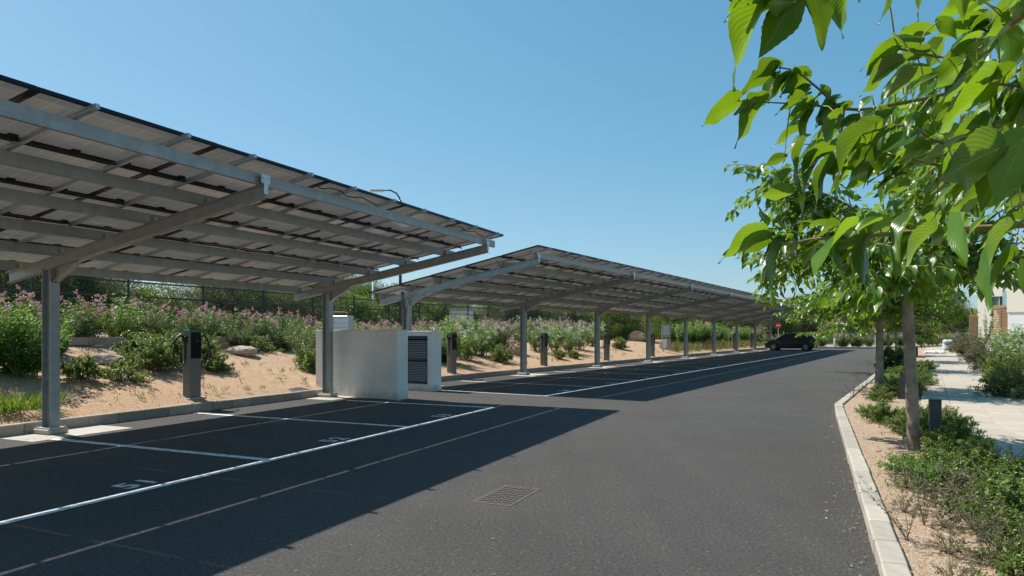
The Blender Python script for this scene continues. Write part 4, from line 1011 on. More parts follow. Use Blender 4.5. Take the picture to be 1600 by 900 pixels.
# ------------------------------------------------------------------ planter on the right
def plx(y):   # kerb and path x at depth y
    kx = RR1.x + (y - RR1.y) * (U1.x/U1.y if y < RR1.y else U2.x/U2.y); px_ = PL1.x + (y - PL1.y) * (U1.x/U1.y if y < PL1.y else U2.x/U2.y)
    return kx + .3, px_
gl = ['ground1', 'ground2', 'ground1', 'lentisk3', 'wiry', 'ground3', 'ground1', 'ground2', 'ground1']
keep_rng = rng; rng = random.Random(2024)
PLANTS = []
for y in np.arange(3.1, 8.8, .40):
    x0, x1 = plx(y)
    for f in (.16, .45, .75, 1.05):
        if f < .5 and y > 6.8: continue
        if f < .2 and rng.random() < .25: continue
        PLANTS.append((x0 + (x1 - x0)*f + rng.gauss(0, .08), y + rng.gauss(0, .14), rng.choice(gl if f > .6 else (['wiry', 'ground3', 'ground2', 'wiry'] if f > .2 else ['wiry'])), rng.uniform(.65, 1.15) * (1.0 if f > .2 else .75)))
for y in np.arange(9.0, 27, .62):
    x0, x1 = plx(y)
    for f in ((.42, .66, .9) if y > 10.5 else (.62, .92)):
        PLANTS.append((x0 + (x1 - x0)*f + rng.gauss(0, .1), y + rng.gauss(0, .15), rng.choice(['ground1', 'ground2', 'lentisk3', 'ground1'] if y < 16 else ['ground2', 'wiry', 'lentisk3', 'ground2']), rng.uniform(.7, 1.05)))
for x, y, key, sc in PLANTS:
    if 11.4 < y < 14.95 and abs(pxof((x, y)) - 1411) < 34: continue
    if 7.4 < y < 8.8 and abs(pxof((x, y)) - 1462) < 30: continue
    near = y < 9; where = ('at the bottom right corner' if y < 4.6 else 'right of the dry stalks' if y < 6 else 'before the first tree trunk' if y < 8 else 'around the first trunk and bollard' if y < 10.5 else 'at the bend of the kerb' if y < 14 else 'around the second tree trunk' if y < 18.5 else 'beyond the second tree trunk')
    where = ('on the kerb side ' if x < sum(plx(y))/2 else 'on the footpath side ') + where
    lab = {'ground1': 'low green planter shrub', 'ground2': 'low bright green planter shrub', 'lentisk3': 'spreading low green planter bush', 'wiry': 'thin wiry dry planter shrub', 'ground3': 'low grey brown planter shrub'}[key]
    place(key, x, y, .07, sc, lab + ' ' + where, 'shrub', lab.replace('bush', 'bushe') + 's ' + where)
rng = keep_rng
p = gp(1399, 575, .08); P_('big', lambda: shrub_proto('variegated_bush', twiggy_shrub(41, 60, 1.0, .75, .09, .02, 4200), .06, 'oleander', 41, shape=.5))
b_ = protos['big'][0]; b_.location = (14.0, 25.0, .07); tag(b_, 'large leaved rounded bush in the planter behind the second tree trunk', 'bush')
# tall bare stalks in front
for i, (x, y, h) in enumerate([(3.05, 5.05, .75), (2.72, 4.7, .55), (8.9, 17.2, .8), (7.6, 15.2, .7)]):
    b = MB(); fb = []; fd = []
    root = empty('dry_stalk_plant', (x, y, .07), label=['dry wiry stalks rising from the gravel behind the pale kerb, nearest plant', 'short dry stalks beside the pale kerb near the bottom', 'dry flower stalks leaning over the kerb by the second tree', 'thin dry stalks at the kerb bend'][i], cat='dry plant')
    for k in range(9):
        a = rng.uniform(0, 6.28); L = h*rng.uniform(.6, 1.1); q = [Vector((0, 0, 0))]; d = Vector((math.cos(a)*.45 - .25, math.sin(a)*.45, 1)).normalized()
        for m in range(6): q.append(q[-1] + d*L/6); d = (d + Vector((rng.gauss(0, .12), rng.gauss(0, .12), -.03))).normalized()
        b.tube(q, [.0022*(1 - .12*m) for m in range(7)], 4, cap=False)
        for m in range(1, 7):
            for z in range(3): fb.append(tuple(q[m])); fd.append((rng.gauss(0, 1), rng.gauss(0, 1), rng.uniform(-.2, .8)))
    b.build('stalks', 'stem', root, kind='stuff')
    link('leaves', leaf_mesh('leaves', fb, fd, nr.normal(size=(len(fb), 3)), .03, .008, nr.uniform(0, 1, len(fb)), 'sage'), root, kind='stuff')
# fallen leaves and litter along the kerb
fb = []; fd = []; fl = []
for i in range(420):
    y = rng.uniform(3, 16); kx = RR1.x + (y - RR1.y)*(U1.x/U1.y if y < RR1.y else U2.x/U2.y); fb.append((kx - abs(rng.gauss(.03, .12)), y, .012)); fd.append((rng.gauss(0, 1), rng.gauss(0, 1), .15)); fl.append(rng.uniform(.008, .035))
link('leaf_litter', leaf_mesh('leaf_litter', fb, fd, np.array([[0, 0, 1.0]]*len(fb)) + nr.normal(size=(len(fb), 3))*.4, np.array(fl), np.array(fl)*.5, nr.uniform(0, 1, len(fb)), 'dry'), label='dry leaf litter in the gutter along the pale kerb', cat='leaf litter', kind='stuff')
fb = []
for y in np.arange(3, 26, .016):
    x0, x1 = plx(y); fb.append((rng.uniform(x0 - .1, x1 - .02), y, .078))
n = len(fb); rr_ = nr.uniform(.006, .02, n)
link('planter_stones', leaf_mesh('planter_stones', fb, np.concatenate([nr.normal(size=(n, 2)), np.full((n, 1), .4)], 1), np.array([[0, 0, 1.0]]*n), rr_, rr_*1.2, nr.uniform(0, 1, n), 'dry', fold=.6), label='loose gravel stones over the planter strip', cat='gravel', kind='stuff')

# bollards
bo = empty('bollard')
b = MB(); b.bbox(-.065, .065, -.065, .065, 0, .55, .004); b.build('post', 'anth', bo)
b = MB(); b.bbox(-.069, .069, -.069, .069, .5505, .56, .003); b.build('cap', 'anth', bo)
b = MB(); b.bbox(-.09, .09, -.09, .09, -.03, .008, .004); b.build('base', 'anth', bo)
BL = [(5.42, 8.75, 'dark square bollard nearest the camera, right of the first tree trunk'), (8.42, 14.7, 'dark square bollard between the first and second tree trunks'), (12.3, 21.4, 'dark square bollard third along the left edge of the footpath'), (16.1, 27.6, 'dark square bollard fourth along the footpath, half hidden in plants'), (20.2, 34.4, 'dark square bollard fifth along the footpath near its far end'), (24.3, 41, 'farthest dark bollard on the left edge of the footpath')]
for i, (x, y, lab) in enumerate(BL):
    o = bo if i == 0 else copy_tree(bo); o.location = (x, y, .09); o.rotation_euler = (0, 0, -C1.a if y < 11 else -C2.a); tag(o, lab, 'bollard', 'bollards along the left edge of the footpath')

# right of the path
RB = [(1592, 14.8, 'sage2', 1.0, 'dark green bush at the right edge beside the tree shadow on the path'), (1578, 18.0, 'lentisk2', 1.35, 'green bush with low branches right of the path'), (1600, 18.5, 'ole_white2', 1.1, 'white flowering oleander at the right edge'),
      (1560, 24, 'sage2', 1.15, 'grey green bush spilling over the right side of the path'), (1585, 24, 'ole_white1', 1.2, 'white flowering oleander in front of the house'), (1540, 30, 'sage1', 1.25, 'brownish grey bush right of the path'), (1562, 30, 'sage1', 1.3, 'olive brown bush in front of the slatted screen'),
      (1590, 31, 'ole_green', 1.35, 'bright green oleander before the white house wall'), (1522, 38, 'sage1', 1.4, 'brownish grass-like bush beside the path end'), (1542, 39, 'sage2', 1.5, 'dark olive bush below the house corner'), (1565, 42, 'sage1', 1.5, 'dry brown bush below the house window'),
      (1504, 47, 'sage1', 1.5, 'golden brown bush at the far right end of the path'), (1520, 50, 'lentisk2', 1.7, 'green bush behind the brown ones below the wooden gate')]
for px, Y, key, sc, lab in RB:
    place(key, (px-800)/FP*Y, Y, .06, sc, lab, 'bush')
for i in range(16):
    y = rng.uniform(15, 30); x = (PR1.x + (y - PR1.y)*U2.x/U2.y) + rng.uniform(.1, .6)
    place('wiry', x, y, .06, rng.uniform(.5, .8), 'small dry plant on the gravel right of the footpath', 'plant', 'small dry plants right of the footpath')
# sparse sapling before the house
P_('sap', lambda: shrub_proto('sapling', stems_shrub(51, 12, 3.3, .8, .2, .02, 22, side=.75, whorl=2, low=.3), .09, 'oleander', 51, stemr=.02))
sp_ = protos['sap'][0]; sp_.location = ((1541-800)/FP*52, 52, .1); tag(sp_, 'slender sapling with sparse leaves standing against the cream house wall', 'sapling')

# ------------------------------------------------------------------ trees
def leafmat(base, tip, roll, L):
    d = (tip - base); 
    if L is None: L = d.length
    d.normalize(); up = Vector((0, 0, 1)); n = up - d*up.dot(d)
    if n.length < .05: n = Vector((0, -1, 0)) - d*(-d.y)
    n.normalize(); n = Matrix.Rotation(roll, 3, d) @ n; x = d.cross(n)
    return Matrix(((x.x*L, d.x*L, n.x*L, base.x), (x.y*L, d.y*L, n.y*L, base.y), (x.z*L, d.z*L, n.z*L, base.z), (0, 0, 0, 1)))
def mulberry_leaf(seed, width=.6, droop=.25, fold=.2, lobe=0.0, nu=4, nv=12, teeth=.02, mat='mulberry_near'):
    """unit-long heart shaped leaf: base at origin, tip at +y"""
    r = random.Random(seed)
    prof = [(0, .03), (.03, .42), (.09, .72), (.17, .92), (.27, 1.0), (.38, .97), (.5, .83), (.62, .63), (.73, .43), (.83, .27), (.91, .15), (.96, .075), (1.0, .003)]
    def wv(v):
        for (a, wa), (b, wb_) in zip(prof[:-1], prof[1:]):
            if v <= b: return wa + (wb_ - wa)*(v - a)/(b - a)
        return 0
    vs = []; uvs = []; vals = [p[0] for p in prof] if nv >= 12 else [0, .09, .27, .5, .73, 1]
    if nv > 12: vals = sorted(set(vals + [(a + b)/2 for a, b in zip(vals[:-1], vals[1:])]))
    us = [i/nu*2 - 1 for i in range(nu + 1)]
    tw = r.uniform(-.25, .25); ph = r.uniform(0, 6)
    for i, v in enumerate(vals):
        for u in us:
            w = wv(v) * width/2
            if lobe and u < 0: w *= 1 - lobe*math.exp(-((v - .42)/.07)**2)
            if abs(u) == 1: w *= 1 + (teeth if i % 2 else -teeth)*1.6
            x = u*w; y = v - .13*abs(u)**1.5*math.exp(-(v/.12)**2)*1.0 - .02*abs(u)
            z = abs(x)*fold*2*(1 - v*.5) - droop*v*v + .03*math.sin(v*9 + ph + u*2)*abs(u) + x*tw*v
            vs.append((x, y, z)); uvs.append((u, v))
    m = nu + 1; fs = [(i*m + j, i*m + j + 1, (i+1)*m + j + 1, (i+1)*m + j) for i in range(len(vals) - 1) for j in range(nu)]
    me = bpy.data.meshes.new('leaf'); me.from_pydata(vs, [], fs); me.materials.append(M[mat])
    uvl = me.uv_layers.new(name='UVMap')
    for l in me.loops: uvl.data[l.index].uv = uvs[l.vertex_index]
    me.polygons.foreach_set('use_smooth', [True]*len(fs)); me.update(); return me
LN = [mulberry_leaf(1, .60, .20, .18, nv=24, nu=6), mulberry_leaf(2, .52, .30, .28, nv=24, nu=6), mulberry_leaf(3, .68, .14, .10, nv=24, nu=6), mulberry_leaf(4, .62, .22, .18, lobe=.5, nv=24, nu=6), mulberry_leaf(5, .44, .35, .38, nv=24, nu=6)]
LF = [mulberry_leaf(11, .66, .26, .22, nv=5, nu=2), mulberry_leaf(12, .58, .4, .3, nv=5, nu=2), mulberry_leaf(13, .66, .2, .2, nv=5, nu=2)]

def street_tree(x, y, z0, ht, reach, cz, lean, seed, nlimb, label, r0=.075, n_obj=300, leafL=.145, twn=8, sub=.8, skew=(0, 0), zlow=0, maxx=None, minx=-99, slope=.5):
    r = random.Random(seed); root = empty('mulberry_tree', (x, y, z0), label=label, cat='tree', group='young mulberry trees along the planter strip')
    b = MB(); tp = Vector((lean[0], lean[1], ht)); pts = [Vector((0, 0, -.03)), Vector((0, 0, .02)), tp*.35 + Vector((.01, 0, 0)), tp*.7, tp]
    b.tube(pts, [r0*1.25, r0*1.12, r0, r0*.92, r0*.85], 12)
    b.build('trunk', 'bark', root, smooth=True)
    leaves = []
    for i in range(nlimb):
        az = i*2*math.pi/nlimb + r.gauss(0, .25); el = r.uniform(.1, 1.15); L = reach*r.uniform(.8, 1.12)
        sk = 1 + .35*(math.cos(az)*skew[0] + math.sin(az)*skew[1]); L *= sk
        d = Vector((math.cos(az)*math.cos(el), math.sin(az)*math.cos(el), math.sin(el))); p = tp.copy() - Vector((0, 0, r.uniform(0, .15))); q = [p.copy()]
        for k in range(8):
            d = (d + Vector((r.gauss(0, .10), r.gauss(0, .10), -.09 + r.gauss(0, .07)))).normalized()
            if (p + d*L/8).x < minx + max(0, 3.1 - p.z)*slope: d = (d + Vector((.9, 0, .5))).normalized()
            if maxx and (p + d*L/8).x > maxx and p.z < 3.0: d = (d + Vector((-.9, 0, .6))).normalized()
            p = p + d*L/8; q.append(p.copy())
        lb = MB(); lb.tube(q, [r0*.45*(1 - k/9) + .004 for k in range(9)], 7); lb.build('limb', 'bark', root, smooth=True)
        tb = MB()
        for j in range(twn):
            k = 1 + (j*7)/twn; k0 = min(7, int(k)); base = q[k0].lerp(q[k0+1] if k0 < 8 else q[8], k - k0)
            a2 = az + r.choice((-1, 1))*r.uniform(.3, 1.6); e2 = r.uniform(-.5, 1.0); td = Vector((math.cos(a2)*math.cos(e2), math.sin(a2)*math.cos(e2), math.sin(e2)))
            Lt = sub*r.uniform(.55, 1.15); pp = base.copy(); tq = [pp.copy()]
            for m in range(6):
                td = (td + Vector((r.gauss(0, .12), r.gauss(0, .12), -.12))).normalized(); pp = pp + td*Lt/6; tq.append(pp.copy())
            if min(v.x for v in tq) < minx - .15 + max(0, 3.1 - pp.z)*slope: continue
            if maxx and tq[-1].x > maxx and tq[-1].z < 2.95: continue
            tb.tube(tq, [.008*(1 - m/8) + .001 for m in range(7)], 4)
            nl = int(Lt/.036)
            for m in range(nl):
                f = (m + .6)/nl*6; m0 = min(5, int(f)); c = tq[m0].lerp(tq[m0+1], f - m0)
                sd = td.cross(Vector((0, 0, 1))); sd = sd.normalized() if sd.length > .1 else Vector((1, 0, 0)); sd = sd*(1 if m % 2 else -1)
                ld = (sd*r.uniform(.3, 1) + td*r.uniform(.2, .8) + Vector((r.gauss(0, .25), r.gauss(0, .25), r.uniform(-1.1, .1)))).normalized()
                bs = c + (sd*.5 + ld).normalized()*.035; 
                if bs.z + ld.z*leafL < zlow: continue
                if maxx and bs.x > maxx and bs.z < 2.9: continue
                leaves.append((bs, ld, r.gauss(0, .5), leafL*r.uniform(.55, 1.15)))
            if j == twn - 1: pass
        tb.build('twigs', 'twig', root, kind='stuff')
    # the leaves that show largest from here are objects; the rest one part
    o = Vector((x, y, z0)); tocam = Vector((0, 0, EYE))
    leaves.sort(key=lambda l: (l[0] + o - tocam).length)
    objs = leaves[:n_obj]; rest_ = leaves[n_obj:]
    for bs, ld, rl, L in objs: link('leaf', LF[r.randrange(3)] if y > 5 else LN[r.randrange(5)], root, mat=leafmat(bs, bs + ld, rl, L))
    if rest_:
        B = np.array([l[0] for l in rest_]); D = np.array([l[1] for l in rest_]); Ls = np.array([l[3] for l in rest_])
        N = np.array([(0, 0, 1.0)]*len(B)) + nr.normal(size=(len(B), 3))*.5
        link('foliage', leaf_mesh('foliage', B, D, N, Ls, Ls*.62, nr.uniform(0, 1, len(B)), 'mulberry', fold=.2, shape=.33), root, kind='stuff')
    return root
LFm = [mulberry_leaf(11, .62, .3, .25, nv=5, nu=2, mat='mulberry_near'), ]
street_tree(4.88, 8.3, .07, 2.38, 1.75, 3.2, (-.09, .02), 21, 17, 'slender mulberry tree with the straight bare trunk left of the nearest bollard', r0=.068, twn=30, sub=.72, skew=(-.5, -.1), maxx=.55, minx=-1.95)
street_tree(8.70, 16.2, .07, 2.05, 2.05, 3.0, (.04, .02), 33, 15, 'mulberry tree with the brown trunk, second along the planter strip', r0=.085, n_obj=300, twn=30, sub=.9, minx=-2.95, slope=.8, zlow=1.62)
for i, (x, y, lab) in enumerate([(13.5, 25.2, 'third mulberry tree along the planter strip'), (18.4, 33.4, 'fourth mulberry tree along the planter strip'), (23.4, 41.6, 'fifth mulberry tree, far along the planter strip')]):
    street_tree(x, y, .07, 2.0, 2.1, 3.0, (0, 0), 40 + i, 12, lab, r0=.07, n_obj=0, leafL=.17, twn=22, sub=.9)

# ---- the nearest tree: branches reaching in from the right, trunk just outside the frame
near = empty('mulberry_tree', (1.95, .55, .07), label='nearest mulberry tree, its large leaves hanging into the top right corner', cat='tree', group='young mulberry trees along the planter strip')
NO = Vector((1.95, .55, .07))
nb = MB(); nb.tube([Vector((0, 0, -.03)), Vector((0, 0, 1)), Vector((.02, 0, 1.9)), Vector((0, 0, 2.3))], [.085, .07, .066, .06], 12); nb.build('trunk', 'bark', near, smooth=True)
crown = Vector((1.95, .55, 2.1))
TW = [[(1700, 60, 1.75), (1555, 125, 1.95), (1400, 163, 2.0), (1320, 170, 2.05), (1283, 142, 2.08), (1245, 112, 2.1), (1212, 105, 2.1)],
      [(1320, 170, 2.05), (1255, 163, 2.0), (1200, 160, 2.0), (1155, 158, 1.95)],
      [(1720, 330, 1.35), (1600, 352, 1.45), (1500, 357, 1.5), (1400, 365, 1.5), (1340, 369, 1.55), (1270, 374, 1.6), (1232, 382, 1.6), (1205, 372, 1.6), (1194, 350, 1.6)],
      [(1720, 120, 1.2), (1620, 135, 1.25), (1548, 130, 1.25)],
      [(1700, -20, 1.4), (1580, 40, 1.5), (1500, 90, 1.6), (1400, 75, 1.7)],
      [(1700, -180, 1.1), (1450, -90, 1.15), (1300, -50, 1.15), (1225, -20, 1.15), (1192, 8, 1.15)],
      [(1740, 190, 1.05), (1620, 235, 1.1), (1548, 258, 1.1)],
      [(1720, 390, 1.15), (1640, 400, 1.2), (1583, 402, 1.2)],
      [(1700, 130, 1.5), (1600, 175, 1.6), (1480, 225, 1.7), (1420, 195, 1.75), (1348, 210, 1.75)],
      [(1720, 230, 1.7), (1560, 270, 1.8), (1430, 250, 1.85), (1350, 235, 1.85), (1287, 241, 1.85)],
      [(1700, -60, 1.7), (1600, 20, 1.8), (1545, 50, 1.85), (1500, 15, 1.9)]]
tws = []
for tl in TW:
    q = [at(*p) - NO for p in tl]
    if tl[0][0] > 1650: q = [crown - NO] + [((crown - NO) + q[0])*.5 + Vector((0, 0, .06))] + q
    # smooth
    sm = []
    for i in range(len(q) - 1):
        a, b0, c, d0 = q[max(0, i-1)], q[i], q[i+1], q[min(len(q)-1, i+2)]
        for f in (0, .33, .66): sm.append(.5*((2*b0) + (c - a)*f + (2*a - 5*b0 + 4*c - d0)*f*f + (3*b0 - a - 3*c + d0)*f**3))
    sm.append(q[-1]); tws.append(sm)
    b = MB(); n = len(sm); r0 = .0085 if tl[0][0] > 1650 else .004
    b.tube(sm, [r0*(1 - .75*i/(n-1)) for i in range(n)], 7); b.build('branch', 'twig', near, smooth=True)
allpts = [p for s_ in tws for p in s_]
# (base x, y, tip x, y, depth, depth change to the tip, roll, mesh)
H = [(1192,15,1103,138,1.15,-.02,.9,1),(1243,-8,1180,108,1.15,.02,1.5,4),(1190,14,1238,-2,1.17,.03,-.4,0),(1262,-30,1303,62,1.2,-.03,.35,3),(1328,-25,1288,72,1.28,.0,1.2,4),(1210,105,1146,142,2.08,.0,.5,3),
 (1153,158,1089,192,1.95,-.02,.5,2),(1194,160,1130,226,1.98,-.03,.6,0),(1233,120,1191,158,2.1,0,.4,0),(1262,138,1225,152,2.1,.02,.3,2),(1285,135,1302,158,2.1,.02,.1,2),(1262,112,1240,128,2.15,.02,.2,2),
 (1396,78,1333,102,1.72,-.02,.3,0),(1403,103,1328,142,1.7,-.02,.5,0),(1442,118,1348,156,1.72,.0,.4,1),(1452,50,1378,60,1.7,.03,.2,0),(1360,152,1338,172,1.95,.0,-.5,2),
 (1542,44,1494,62,1.85,0,.2,0),(1468,32,1500,60,1.65,0,-.3,2),(1548,130,1442,206,1.25,-.03,.55,2),(1577,150,1512,218,1.3,-.02,.9,1),(1572,48,1586,122,1.6,.02,.1,3),(1490,82,1440,158,1.6,0,.2,0),(1612,130,1568,198,1.25,-.02,.1,2),
 (1547,255,1440,302,1.1,-.02,.25,3),(1522,300,1460,402,1.2,-.05,.9,1),(1612,215,1580,300,1.15,.03,.1,2),(1546,265,1532,305,1.3,0,-.8,4),(1556,330,1498,368,1.45,-.02,.2,2),(1612,322,1578,345,1.45,.02,.2,0),
 (1456,365,1386,424,1.42,-.04,.9,0),(1572,362,1498,464,1.3,-.04,.9,1),(1584,402,1504,470,1.2,-.03,.8,4),(1612,392,1588,480,1.2,.0,.2,3),(1188,367,1108,398,1.58,-.05,.5,0),(1196,348,1188,320,1.6,.02,.1,2),(1257,372,1226,350,1.62,.02,-.2,2),
 (1222,384,1174,472,1.6,-.04,.9,4),(1232,372,1190,380,1.62,-.03,.1,1),(1305,352,1262,342,1.62,.0,.1,2),(1326,358,1246,424,1.5,-.06,.3,3),(1312,370,1304,458,1.52,.0,.4,1),(1356,370,1334,458,1.5,.0,.7,0),(1424,338,1378,398,1.48,-.03,.2,4),
 (1276,380,1246,418,1.6,.02,.4,0),(1286,240,1220,326,1.85,-.03,.8,1),(1347,210,1270,300,1.72,-.03,.9,1),(1392,180,1358,232,1.8,-.04,-.2,4),(1276,162,1250,192,2.0,-.02,.3,2),(1322,170,1298,215,2.0,.0,.6,1),(1268,178,1238,228,2.0,.0,.5,0),
 (1350,214,1326,270,1.78,.02,.9,0),(1370,226,1372,275,1.8,.0,.4,0),(1420,60,1432,20,1.72,.02,.1,1),(1140,0,1110,-40,1.2,0,0,0),(1385,-20,1392,32,1.5,0,.6,4),(1446,-10,1420,32,1.4,0,.8,1),(1505,-12,1503,32,1.4,0,.5,4),(1540,5,1600,-20,1.5,0,.3,0),
 (1600,0,1556,30,1.6,0,.5,0),(1230,290,1198,330,2.0,0,.6,1),(1235,300,1182,302,1.9,0,.6,0),(1255,225,1225,300,1.85,-.02,.7,1),(1300,255,1255,330,1.8,-.02,.7,0),(1310,180,1275,235,1.95,0,.6,0),(1585,250,1556,330,1.4,0,.2,2)]
nleaf = 0; pet = MB()
def near_leaf(bs, tp_, roll, mi):
    global nleaf
    bs = bs - NO; tp_ = tp_ - NO
    o = link('leaf', LN[mi], near, mat=leafmat(bs, tp_, roll, None)); nleaf += 1
    c = min(allpts, key=lambda q: (q - bs).length)
    if (c - bs).length < .3:
        m = (c + bs)/2 + Vector((0, 0, .012)); pet.tube([c, m, bs, bs + (tp_ - bs)*.08], [.0022, .0018, .0014, .0008], 5)
H = [(*h[:6], h[6] + (.15 if 0 < h[6] < .75 else 0), h[7]) for h in H]
H += [(1560,232,1452,280,1.0,-.02,1.15,2),(1600,215,1548,325,1.0,.02,1.3,2),(1535,300,1470,330,1.15,0,1.2,0),(1625,90,1590,160,1.2,0,1.2,2),(1500,100,1450,140,1.5,0,1.2,0),(1640,280,1590,350,1.0,0,1.1,3)]
for bx, by, tx, ty, Y, dY, roll, mi in H: near_leaf(at(bx, by, Y), at(tx, ty, Y + dY), roll, mi)
r = random.Random(77)
for sm, tl in zip(tws, TW):
    L = 0
    for a, b in zip(sm[:-1], sm[1:]): L += (b - a).length
    n = int(L/.075); k = 0
    for i in range(n):
        f = (i + r.uniform(.2, .8))/n*(len(sm) - 1); j = min(len(sm) - 2, int(f)); c = sm[j].lerp(sm[j+1], f - j) + NO
        px = 800 + FP*c.x/c.y; 
        if px > 1660 or c.y < .7 or tl[0][1] == 390: continue
        if nleaf > 290: break
        Lf = r.uniform(.07, .125) * min(1, c.y/1.5); d = Vector((-r.uniform(.5, 1.1), r.uniform(-.5, .3), -r.uniform(.1, .8))).normalized()
        bs = c + Vector((r.uniform(-.03, .03), r.uniform(-.03, .03), r.uniform(-.03, .03))); near_leaf(bs, bs + d*Lf, r.gauss(.4, .5), r.randrange(5))
# fill of leaves between the branches
REG = [((1395, 1630), (60, 330), (1.7, 2.6), 74), ((1225, 1420), (165, 290), (1.95, 2.5), 40), ((1290, 1470), (325, 400), (1.7, 2.3), 24), ((1520, 1640), (-30, 120), (1.8, 2.5), 16)]
for (x0, x1), (y0, y1), (d0, d1), n in REG:
    for i in range(n):
        if nleaf >= 300: break
        bs = at(r.uniform(x0, x1), r.uniform(y0, y1), r.uniform(d0, d1)); d = Vector((-r.uniform(.3, 1.1), r.uniform(-.5, .5), -r.uniform(.1, .9))).normalized()
        near_leaf(bs, bs + d*r.uniform(.065, .125), r.gauss(.3, .6), r.randrange(5))
more = []
for (x0, x1), (y0, y1), (d0, d1), n in [((1400, 1640), (50, 320), (1.9, 3.0), 110), ((1250, 1420), (180, 290), (2.2, 3.0), 26), ((1340, 1470), (325, 385), (1.9, 2.8), 18), ((1510, 1640), (-40, 80), (1.9, 2.8), 22)]:
    for i in range(n):
        bs = at(r.uniform(x0, x1), r.uniform(y0, y1), r.uniform(d0, d1)) - NO; d = Vector((-r.uniform(.3, 1.1), r.uniform(-.5, .5), -r.uniform(.1, .9))).normalized()
        more.append(leafmat(bs, bs + d, r.gauss(.3, .6), r.uniform(.07, .13)))
vs = []; fs = []; uvs = []; tn = []
for m in more:
    me = LF[r.randrange(3)]; k = len(vs); vs += [tuple(m @ v.co) for v in me.vertices]; fs += [tuple(i + k for i in p.vertices) for p in me.polygons]; tn += [r.random()]*len(me.polygons)
me = bpy.data.meshes.new('far_leaves'); me.from_pydata(vs, [], fs); me.materials.append(M['mulberry'])
a_ = me.attributes.new('tone', 'FLOAT', 'FACE'); a_.data.foreach_set('value', tn); me.update(); link('far_leaves', me, near, kind='stuff')
pet.build('leaf_stalks', 'petiole', near, smooth=True, kind='stuff')
# rest of its crown above and beside the frame: limbs, twigs and their leaves
def in_frame(p): return p.y > .05 and p.x < .80*p.y + .12 and (p.z - EYE) < .55*p.y + .12 and p.x > -.85*p.y
r = random.Random(91); crown_l = []
for i in range(16):
    az = i*2*math.pi/16 + r.gauss(0, .15); el = r.uniform(.35, 1.25); d = Vector((math.cos(az)*math.cos(el), math.sin(az)*math.cos(el), math.sin(el)))
    L = r.uniform(1.2, 1.75); p = Vector((0, 0, 2.25)); q = [p.copy()]
    for k in range(8):
        d = (d + Vector((r.gauss(0, .1), r.gauss(0, .1), -.06))).normalized(); pn = p + d*L/8
        if in_frame(pn + NO): break
        p = pn; q.append(p.copy())
    if len(q) < 3: continue
    b = MB(); n = len(q); b.tube(q, [.026*(1 - .85*k/(n-1)) for k in range(n)], 7); b.build('limb', 'bark', near, smooth=True)
    tb = MB()
    for j in range(16):
        base = q[r.randrange(1, n)]; td = Vector((r.gauss(0, 1), r.gauss(0, 1), r.gauss(.1, .6))).normalized(); Lt = r.uniform(.35, .75); pp = base.copy(); tq = [pp.copy()]
        for m in range(5): td = (td + Vector((r.gauss(0, .12), r.gauss(0, .12), -.12))).normalized(); pp = pp + td*Lt/5; tq.append(pp.copy())
        if any(in_frame(v + NO) or (v + NO - Vector((0, 0, EYE))).length < .7 for v in tq): continue
        tb.tube(tq, [.005, .0042, .0034, .0026, .002, .001], 4)
        for m in range(int(Lt/.055)):
            f = (m + .5)*.055/Lt*5; m0 = min(4, int(f)); c = tq[m0].lerp(tq[m0+1], f - m0); sd = td.cross(Vector((0, 0, 1)))
            sd = sd.normalized()*(1 if m % 2 else -1) if sd.length > .1 else Vector((1, 0, 0)); ld = (sd*r.uniform(.3, 1) + td*.5 + Vector((0, 0, r.uniform(-1, .1)))).normalized()
            crown_l.append(leafmat(c + sd*.02, c + ld, r.gauss(0, .5), r.uniform(.07, .14)))
    tb.build('twigs', 'twig', near, kind='stuff')
vs = []; fs = []; tn = []
for m in crown_l:
    me = LF[r.randrange(3)]; k = len(vs); vs += [tuple(m @ v.co) for v in me.vertices]; fs += [tuple(i + k for i in p.vertices) for p in me.polygons]; tn += [r.random()]*len(me.polygons)
me = bpy.data.meshes.new('foliage'); me.from_pydata(vs, [], fs); me.materials.append(M['mulberry'])
a_ = me.attributes.new('tone', 'FLOAT', 'FACE'); a_.data.foreach_set('value', tn); me.update(); link('foliage', me, near, kind='stuff')

